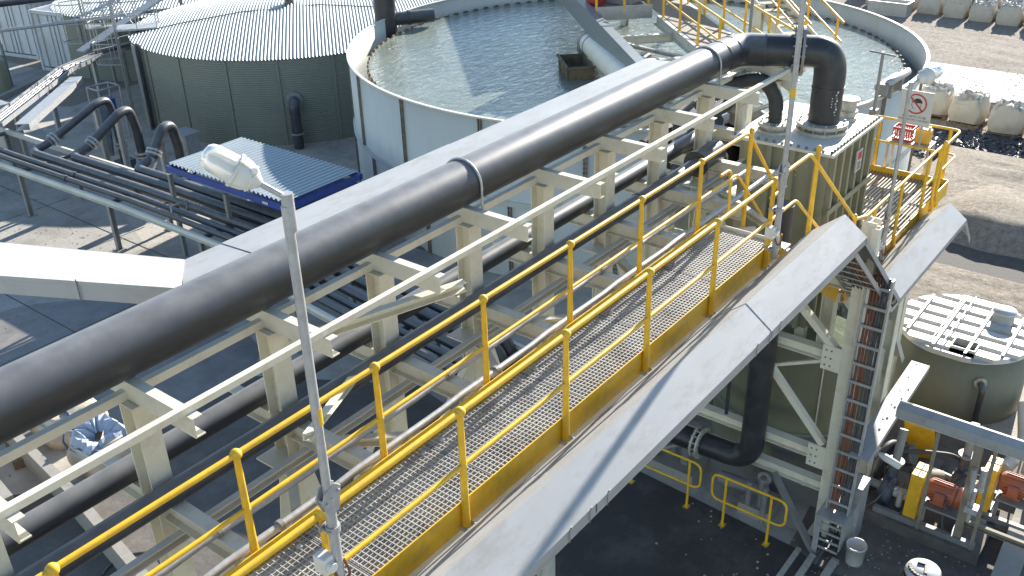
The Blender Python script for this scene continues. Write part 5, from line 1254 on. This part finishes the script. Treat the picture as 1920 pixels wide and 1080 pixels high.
# grey cable cabinet at the tower foot, bucket, sheets
cb = thing('cable_cabinet', 'grey sheet-metal cable hood with open slots at the foot of the cable ladder', 'cabinet', (8.0, .95, 0))
b = MB(); b.add([(7.54, .63, .77), (8.2, .63, .77), (8.2, 1.08, .77), (7.54, 1.08, .77), (7.54, .63, .81), (8.2, .63, .81), (8.2, 1.08, .81), (7.54, 1.08, .81)], [(3,2,1,0),(4,5,6,7),(0,1,5,4),(1,2,6,5),(2,3,7,6),(3,0,4,7)]); b.build('hood', 'galv', cb)
b = MB(); b.box((7.55, .98, .0), (7.57, 1.07, .768)); b.cut(); b.box((7.55, .64, .25), (8.18, .655, .768)); b.build('side_panel', 'galv', cb)
b = MB()
for z in (.2, .36, .52, .68): b.bar((7.56, .975, z), (7.56, .66, z), .02, .035).cut()
b.build('slot_rail', 'galv', cb)
b = MB(); b.box((8.14, .60, .0), (8.5, .85, 1.12)); b.build('back_panel', 'galv', cb)
b = MB(); b.box((7.72, .76, .01), (8.1, 1.12, .1)); b.tube([(7.5, .95, .05), (7.9, .9, .3)], .03, 8); b.tube([(7.3, .9, .05), (7.9, .86, .25)], .025, 8); b.build('cable', 'greyc', cb)
bk = thing('bucket', 'white plastic bucket standing on the concrete near the bottom right', 'bucket', (7.76, .44, .004))
c = Vector((7.76, .44, .006))
b = MB(); b.lathe(c, [(.001, 0), (.125, 0), (.13, .01), (.150, .33), (.160, .33), (.160, .365), (.148, .365), (.144, .33), (.120, .03), (.001, .03)], 32); b.build('body', 'white', bk)
b = MB(); b.tube([(c.x+.155*math.cos(a), c.y+.155*math.sin(a), .345-.10*math.sin(a-.3)) for a in [R(20+ 16*i) for i in range(11)]], .004, 6); b.build('handle', 'galv', bk)
b = MB(); b.box((6.9, .62, .0085), (7.62, .74, .05)); o = b.build('floor_channel', 'ssteel', loc=(7.2, .68, 0)); tag(o, 'shiny steel floor channel lying beside the white bucket', 'channel')
b = MB(); b.box((6.6, .95, .0085), (7.5, 1.05, .06)); b.box((6.6, 1.2, .0085), (7.5, 1.28, .06)); o = b.build('floor_channel', 'ssteel', loc=(7.0, 1.1, 0)); tag(o, 'pair of pale floor channels running from under the cable cabinet', 'channel')
# pale sheet standing in for a sunlit patch of the concrete
for (pts, nm) in (([(6.2, 1.35), (7.9, 1.35), (7.9, 1.95), (6.2, 2.05)], 'sunlit_patch'),):
    sheet(nm, pts, .0125, 'slabpale')

# ---- pump sets
def pump_set(label, loc):
    x, y, z = loc; t = thing('pump_set', label, 'pump', loc, 'belt driven pumps on concrete plinths')
    b = MB(); b.box((x-.42, y-1.15, .004), (x+.8, y+.75, .22)); b.build('plinth', 'plinth', t)
    b = MB(); b.chan((x-.30, y-1.05, .27), (x-.30, y+.55, .27), .08, .10, .01); b.chan((x+.35, y-1.05, .27), (x+.35, y+.55, .27), .08, .10, .01); b.bar((x-.3, y-.7, .28), (x+.35, y-.7, .28), .08, .08); b.bar((x-.3, y+.1, .28), (x+.35, y+.1, .28), .08, .08); b.build('base_frame', 'galvd', t)
    # belt guard: tall tapered box, top edge pale in the sun
    b = MB(); yy0, yy1 = y-.10, y+.10
    b.poly([(x-.28, yy0, .24), (x+.06, yy0, .24), (x+.18, yy0, 1.12), (x-.22, yy0, 1.12)], (0, .2, 0)); g = b.build('belt_guard', 'yellow', t, bevel=.012)
    b = MB(); b.box((x-.225, y-.008, 1.12), (x+.18, y+.008, 1.126)); b.box((x-.03, y-.1, 1.12), (x-.014, y+.1, 1.126)); b.build('guard_seam', 'dark', g)
    b = MB(); b.box((x-.26, y-.78, .60), (x+.28, y-.16, .638))
    for xx in (x-.22, x+.24):
        for yv_ in (y-.74, y-.2): b.bar((xx, yv_, .31), (xx, yv_, .60), .05, .05, up=(1, 0, 0))
    b.build('motor_stand', 'galvd', t)
    b = MB(); mz = .84; b.tube([(x+.0, y-.14, mz), (x, y-.18, mz), (x, y-.56, mz), (x, y-.60, mz)], [.12, .165, .165, .13], 26)
    for k in range(20):
        a = 2*math.pi*k/20; e = Vector((math.cos(a), 0, math.sin(a))); b.bar(Vector((x, y-.21, mz))+e*.168, Vector((x, y-.54, mz))+e*.168, .012, .026, up=e)
    b.box((x-.14, y-.50, .64), (x+.14, y-.24, .69)); mo = b.build('motor', 'orange', t)
    b = MB(); b.tube([(x, y-.60, mz), (x, y-.66, mz), (x, y-.74, mz)], [.178, .178, .12], 26); b.build('fan_cowl', 'orange', mo)
    b = MB(); b.box((x-.26, y-.46, .78), (x-.165, y-.30, .92)); b.build('terminal_box', 'orange', mo)
    b = MB(); b.tube([(x, y+.1, .5), (x, y+.34, .5)], .09, 16); b.tube([(x-.1, y+.22, .32), (x-.1, y+.22, .6)], .05, 8); b.build('bearing_housing', 'ssteel', t)
    b = MB(); b.tube([(x, y+.34, .5), (x, y+.37, .5), (x, y+.52, .5), (x, y+.55, .5)], [.18, .25, .25, .2], 24); b.cut(); b.tube([(x+.05, y+.44, .6), (x+.12, y+.44, .98)], .085, 14); b.build('pump_casing', 'bluepump', t)
    b = MB(); b.ring((x, y+.55, .5), (0, 1, 0), .05, .14, .04, 18); b.tube([(x, y+.55, .5), (x+.05, y+.95, .5)], .07, 12); b.cut(); b.ring((x+.12, y+.44, 1.0), (0, 0, 1), .05, .14, .04, 18); b.tube([(x+.12, y+.44, 1.0), (x+.35, y+.46, 1.5)], .07, 12); b.build('pipe_stub', 'galvd', t)
    return t
ps = pump_set('belt-driven pump with yellow guard and orange motor nearest the grey cable cabinet', (9.2, .02, 0))
dup(ps, (10.05, -.87, 0), 'belt-driven pump with yellow guard and orange motor cut off by the right edge')
t = thing('pump', 'rusty dusty pump and pipework crowded between the guard panel and first plinth', 'pump', (9.9, .35, 0))
b = MB(); b.tube([(9.75, .25, .45), (9.95, -.2, .45)], .2, 18); b.tube([(10.1, -.5, .4), (10.3, -.9, .4)], .14, 14); b.build('casing', 'rust', t)
b = MB(); b.tube(fil([(9.7, .55, .2), (9.7, .6, .9), (9.9, .2, .95), (10.2, -.3, .9), (10.3, -.6, .5)], .2, 5), .04, 10).cut(); b.tube(fil([(9.4, .75, .1), (9.5, .8, .7), (9.9, .75, .9), (10.4, .6, .6)], .2, 5), .06, 10).cut(); b.tube(fil([(9.6, -.35, .25), (9.7, -.4, .7), (10.0, -.6, .8), (10.6, -.9, .3)], .15, 5), .03, 8).cut(); b.build('pipe', 'rubber', t)
b = MB(); b.tube(fil([(9.0, -.45, .9), (8.9, -.5, .3), (9.3, -.8, .1), (10.0, -.9, .1)], .2, 5), .015, 6).cut(); b.tube(fil([(9.1, .4, .8), (8.85, .55, .4), (8.8, .9, .1)], .15, 5), .015, 6).cut(); b.build('cable', 'greyc', t)
b = MB(); b.box((9.6, .0, .2), (10.1, .55, .26)); b.cut(); b.box((9.95, -1.0, .2), (10.5, -.35, .26)); b.build('baseplate', 'galvd', t)
pg = thing('belt_guard', 'big upright yellow guard panel half behind the white floodlight', 'belt guard', (10.75, .45, 0))
b = MB(); b.poly([(10.62, .62, .2), (10.84, .16, .2), (10.55, .24, 1.25), (10.32, .68, 1.25)], (.10, .05, 0)); b.build('panel', 'yellow', pg, bevel=.01)
b = MB(); b.tube([(10.0, .75, .55), (10.0, .35, .75)], .18, 18); b.tube([(9.85, .9, .45), (9.85, .7, .55)], .24, 18); b.build('motor', 'bluepump', pg)
b = MB(); b.tube([(9.6, .62, .55), (9.95, .5, .75)], .06, 12); b.box((9.5, .0, .004), (10.9, .95, .2)); b.build('base', 'plinth', pg)
t = thing('pipework', 'pale flange and bent white pipe at the foot of the white-roofed tank', 'pipe', (12, -.2, 0))
b = MB(); b.tube(fil([(11.2, -.9, .25), (12.0, -1.05, .3), (12.6, -.8, .8)], .3), .12, 14); b.tube([(11.5, -1.2, .1), (12.8, -1.1, .6)], .07, 10); b.build('pipe', 'creamtop', t)
b = MB(); b.ring((11.3, .35, .55), (.5, .3, .8), .06, .2, .05, 20); b.build('flange', 'ssteel', t)
b = MB(); b.tube([(11.4, -1.1, 0), (11.4, -1.1, 1.1)], .02, 6); b.build('rod', 'ssteel', t)
b = MB(); b.box((10.75, -2.6, 0), (11.4, -1.35, .7)); o = b.build('concrete_block', 'slabpale', loc=(11, -2, 0)); tag(o, 'sunlit concrete block behind the right-hand orange motor', 'concrete block')
kb = MB(); kb.bar((7.6, -1.6, .15), (10.2, -1.5, .15), .35, .3); o = kb.build('concrete_kerb', 'slabpale', loc=(9, -1.55, 0)); tag(o, 'pale raised concrete kerb in the bottom right corner', 'kerb')
kb = MB(); kb.bar((13.6, -.95, .25), (11.8, -1.9, .25), .3, .5); o = kb.build('concrete_wall', 'kerb', loc=(12.7, -1.4, 0)); tag(o, 'short rough concrete wall at the right edge beside the white-roofed tank', 'wall')
dm = thing('drum', 'white plastic drum with black lid clamps cut by the bottom edge', 'drum', (7.62, -.60, 0))
c = Vector((7.62, -.60, .004))
b = MB(); b.lathe(c, [(.001, 0), (.24, 0), (.26, .04), (.26, .5), (.24, .55), (.001, .56)], 32); b.build('body', 'white', dm)
b = MB()
for k in range(8):
    a = R(100+14*k); b.box((c.x+.2*math.cos(a)-.02, c.y+.2*math.sin(a)-.02, .55), (c.x+.2*math.cos(a)+.02, c.y+.2*math.sin(a)+.02, .60))
b.bar((c.x-.1, c.y-.05, .575), (c.x+.1, c.y+.0, .575), .04, .03); b.bar((c.x+.1, c.y, .575), (c.x+.08, c.y+.12, .575), .03, .03); b.lathe(c, [(.262, .4), (.268, .4), (.268, .47), (.262, .47)], 32, smooth=False); b.build('clamp', 'blackp', dm)

# ================================================================ BULK BAGS
def bag_mesh(seed, w_=1.0, d_=1.0, h_=1.0, open_top=False):
    rr = random.Random(seed); n = 28; m = 14; vs = []
    ph = [rr.uniform(0, 6.28) for _ in range(8)]
    def sq(a): # superellipse
        c_, s_ = math.cos(a), math.sin(a); p = .38
        return (math.copysign(abs(c_)**p, c_), math.copysign(abs(s_)**p, s_))
    levels = []
    for j in range(m+1):
        t_ = j/m
        bul = .46+.075*math.sin(math.pi*min(1, t_*1.05))-.04*t_
        levels.append((bul, h_*t_))
    if open_top: levels += [(.40, h_*.86), (.2, h_*.78), (.01, h_*.75)]
    else: levels += [(.40, h_*1.03), (.24, h_*1.06), (.1, h_*1.05), (.005, h_*1.04)]
    for j, (r_, z) in enumerate(levels):
        for k in range(n):
            a = 2*math.pi*k/n; x, y = sq(a)
            wob = 1+.035*math.sin(3*a+ph[0]+z*4)+.025*math.sin(7*a+ph[1]-z*7)
            zz = z+(.05*math.sin(2*a+ph[2])+.045*math.sin(5*a+ph[3])+rr.uniform(-.03, .03))*(1 if j > m-3 else 0)
            vs.append((x*r_*w_*wob, y*r_*d_*wob, max(.0, zz)))
    fs = [(i*n+k, i*n+(k+1) % n, (i+1)*n+(k+1) % n, (i+1)*n+k) for i in range(len(levels)-1) for k in range(n)]
    return vs, fs
def make_bag(name, label, loc, seed, group, h=.85, pallet=False):
    t = thing(name, label, 'bulk bag', loc, group); z0 = .15 if pallet else .0; L = Vector(loc)
    vs, fs = bag_mesh(seed, 1.12, 1.08, h); b = MB(); b.add([Vector(v)+L+Vector((0, 0, z0)) for v in vs], fs, True); b.build('body', 'bag', t)
    rr = random.Random(seed+50); b = MB()   # crumpled filling skirt on top
    k = 26; vs = []
    for i in range(k):
        a = 2*math.pi*i/k; r1 = .34+rr.uniform(-.06, .08); r2 = r1+rr.uniform(-.12, .16)
        vs += [L+Vector((r1*math.cos(a), r1*math.sin(a), z0+h*1.0)), L+Vector((r2*math.cos(a), r2*math.sin(a), z0+h*1.05+rr.uniform(.02, .16)))]
    b.add(vs, [(2*i, 2*i+1, 2*((i+1) % k)+1, 2*((i+1) % k)) for i in range(k)]); b.build('filling_skirt', 'white', t)
    for sx in (-1, 1):
        for sy in (-1, 1):
            x, y = sx*.40, sy*.40; b = MB(); b.tube([L+Vector((x-.1*sx, y+.04*sy, z0+h*.75)), L+Vector((x+.02*sx, y+.03*sy, z0+h*1.0)), L+Vector((x-.05, y, z0+h*1.16+.02*sx)), L+Vector((x-.12*sx, y-.12*sy, z0+h*1.12)), L+Vector((x-.02*sx, y-.18*sy, z0+h*.8))], .022, 5); b.build('lifting_loop', 'white', t)
    if pallet:
        b = MB()
        for k in range(5): b.box((L.x-.52, L.y-.52+.24*k, .10), (L.x+.52, L.y-.42+.24*k, .125))
        for k in range(3): b.box((L.x-.52+.47*k, L.y-.52, .0), (L.x-.42+.47*k, L.y+.54, .0995))
        b.build('pallet', 'wood', t)
    return t
g1 = 'bulk bags in the far double row'; g2 = 'bulk bags on pallets behind the black rock'
protoA = make_bag('bulk_bag', 'beige bulk bag in the far front row, at the right edge', (45.95, 6.1, 0), 1, g1)
protoB = make_bag('bulk_bag', 'beige bulk bag in the far front row, second from the right edge', (46.15, 7.35, 0), 2, g1, .8)
protoD = make_bag('bulk_bag', 'beige bulk bag, far front row, third from the right edge', (46.3, 8.6, 0), 14, g1, .74)
protoE = make_bag('bulk_bag', 'beige bulk bag, far front row, fourth from the right edge', (46.46, 9.85, 0), 15, g1, .92)
rr = random.Random(4)
protos = (protoA, protoB, protoD, protoE)
def vary(o): o.scale = (rr.uniform(.94, 1.06), rr.uniform(.94, 1.06), rr.uniform(.86, 1.1)); return o
words = ['fifth', 'sixth', 'seventh']
for i, y in enumerate((11.1, 12.5, 13.8)):
    vary(dup(protos[i], (46.62+.16*i, y, 0), 'beige bulk bag, far front row, %s from the right edge' % words[i], R(rr.choice((0, 90, 180, 270))+rr.uniform(-9, 9))))
words2 = ['at the right edge', 'second from the right edge', 'third from the right edge', 'fourth from the right edge', 'fifth from the right edge', 'sixth from the right edge', 'seventh from the right edge', 'eighth from the right edge']
for i in range(8):
    vary(dup(protos[(i+1) % 4], (47.75+.1*i+rr.uniform(-.08, .08), 6.3+1.25*i+rr.uniform(-.08, .08), 0), 'beige bulk bag, far back row, %s' % words2[i], R(rr.choice((0, 90, 180, 270))+rr.uniform(-9, 9))))
for i in range(8):
    vary(dup(protos[(i*3+2) % 4], (49.2+.1*i+rr.uniform(-.08, .08), 6.2+1.25*i+rr.uniform(-.08, .08), 0), 'bulk bag top behind the far double row, %s' % words2[i], R(rr.choice((0, 90, 180, 270))+rr.uniform(-9, 9))))
protoC = make_bag('bulk_bag', 'cream bulk bag on a pallet behind the black rock, rightmost and cut by the frame', (29.75, 2.35, 0), 5, g2, .78, True)
for i, (x, y, lab) in enumerate(((30.05, 3.62, 'second from the right'), (30.45, 4.95, 'third from the right'), (30.8, 6.2, 'half hidden behind the prohibition sign'))):
    dup(protoC, (x, y, 0), 'cream bulk bag on a pallet by the black rock, '+lab, R((90, 180, 270)[i]+(4, -5, 3)[i]))
sk = thing('steel_bin', 'pale open steel bin at the left end of the far front bag row', 'bin', (45.6, 12.4, 0))
b = MB(); x0, x1, y0, y1, h = 44.7, 45.6, 11.7, 13.6, .62
b.box((x0, y0, 0), (x0+.05, y1, h)); b.box((x1-.05, y0, 0), (x1, y1, h)); b.box((x0+.05, y0, 0), (x1-.05, y0+.05, h)); b.box((x0+.05, y1-.05, 0), (x1-.05, y1, h)); b.box((x0+.05, y0+.05, .05), (x1-.05, y1-.05, .09)); b.box((x0-.04, y0-.04, h), (x1+.04, y0+.06, h+.05)); b.box((x0-.04, y1-.06, h), (x1+.04, y1+.04, h+.05)); b.box((x0-.04, y0+.06, h), (x0+.05, y1-.06, h+.05)); b.box((x1-.05, y0+.06, h), (x1+.04, y1-.06, h+.05)); b.build('shell', 'galv', sk)
for (p, q, lab) in (((41.5, 14.5), (41.0, 17.8), 'pale steel beam lying on the gravel behind the tank rim, the nearer one'), ((43.0, 14.8), (42.5, 18.2), 'pale steel beam lying on the gravel behind the tank rim, the farther one')):
    b = MB(); b.ibeam((*p, .15), (*q, .15), .3, .28, .02); o = b.build('steel_beam', 'galv', loc=(*p, 0)); tag(o, lab, 'steel beam')

# ================================================================ BOTTOM LEFT: BUND WALLS, OPEN BAGS, HOSE
def wall(label, pts, w_, h, m='kerb'):
    b = MB()
    for p, q in zip(pts[:-1], pts[1:]): b.bar((p[0], p[1], h/2), (q[0], q[1], h/2), w_, h)
    o = b.build('bund_wall', m, loc=(*pts[0], 0)); tag(o, label, 'low wall'); return o
wall('low concrete bund wall between the open bulk bag and the big pipe shadow', [(1.35, 14.6), (1.02, 11.6), (.55, 8.6)], .17, .55)
wall('low concrete bund wall at the left edge behind the first one', [(.55, 14.5), (.25, 12.2)], .17, .6)
kb = MB(); kb.bar((1.6, 15.2, .0975), (1.1, 13.6, .0975), .25, .18); o = kb.build('timber_plank', 'wood', loc=(1.3, 14.4, 0)); tag(o, 'short orange-brown timber lying on the wall end', 'timber')
t = thing('bulk_bag', 'open bulk bag with a blue-white liner standing between the gantry columns', 'bulk bag', (2.1, 12.45, 0)); L = Vector((2.1, 12.45, 0))
vs, fs = bag_mesh(21, .98, .98, .62, True); b = MB(); b.add([Vector(v)*1.0+L for v in vs], fs, True); b.build('body', 'bag', t)
rr = random.Random(8); b = MB(); k = 30; vs = []; lev = [(.44, .55), (.47, .66), (.36, .80), (.20, .74), (.1, .60)]
for r_, z in lev:
    for i in range(k):
        a = 2*math.pi*i/k; q = rr.uniform(-.05, .05); f = 1+.12*math.cos(4*a)*-1
        vs.append(L+Vector(((r_+q)*f*math.cos(a), (r_+q)*f*math.sin(a), z+rr.uniform(-.06, .06)+.10*math.sin(a+.6))))
b.add(vs, [(j*k+i, j*k+(i+1) % k, (j+1)*k+(i+1) % k, (j+1)*k+i) for j in range(len(lev)-1) for i in range(k)]); b.build('liner', 'liner', t)
for sx, sy in ((-1, -1), (1, -1), (-1, 1)):
    b = MB(); b.tube([L+Vector((sx*.40, sy*.32, .3)), L+Vector((sx*.46, sy*.42, .6)), L+Vector((sx*.36, sy*.48, .74)), L+Vector((sx*.22, sy*.5, .66)), L+Vector((sx*.2, sy*.46, .5))], .022, 6); b.build('lifting_loop', 'strap', t)
t = thing('bulk_bag', 'full tan bulk bag with dark straps half hidden under the thickest black pipe', 'bulk bag', (2.3, 14.0, 0)); L = Vector((2.3, 14.0, 0))
vs, fs = bag_mesh(33, 1.2, 1.15, .6); b = MB(); b.add([Vector(v)+L for v in vs], fs, True); b.build('body', 'bag', t)
for dx in (-.2, .15):
    b = MB(); b.tube([L+Vector((dx, -.62, .2)), L+Vector((dx, -.60, .5)), L+Vector((dx+.05, -.45, .66)), L+Vector((dx+.05, -.3, .66))], .03, 6); b.build('strap', 'strap', t)
b = MB(); b.tube([(.75+.5*math.cos(R(a)), 9.5+.5*math.sin(R(a)), .03) for a in range(-100, 130, 12)], .022, 8); o = b.build('hose', 'hdpe2', loc=(.75, 9.5, 0)); tag(o, 'curved black hose end lying on the concrete at lower left', 'hose')
t = thing('plastic_container', 'small white cup-shaped bin with red marks on the floor under the gantry', 'bin', (4.6, 9.6, 0))
b = MB(); b.lathe((4.5, 9.4, 0), [(.16, 0), (.2, .4), (.21, .41), (.18, .4), (.14, .05), (.01, .05)], 14); b.build('body', 'white', t)
b = MB(); b.bar((4.9, 9.6, 0), (4.9, 9.6, 1.2), .1, .1, up=(1, 0, 0)); b.build('marker_post', 'galvd', t)
b = MB(); b.box((4.84, 9.54, .55), (4.96, 9.66, .85)); b.build('white_band', 'white', t)
b = MB(); b.box((4.835, 9.535, .66), (4.965, 9.665, .74)); b.box((4.835, 9.535, .80), (4.965, 9.665, .83)); b.build('red_band', 'redp', t)
# tyre-like spill marks are part of the floor; scattered gravel under the gantry
sheet('gravel_patch', blob(11.3, 13.3, 2.4, 2.2, seed=8), .0125, 'slabpale')
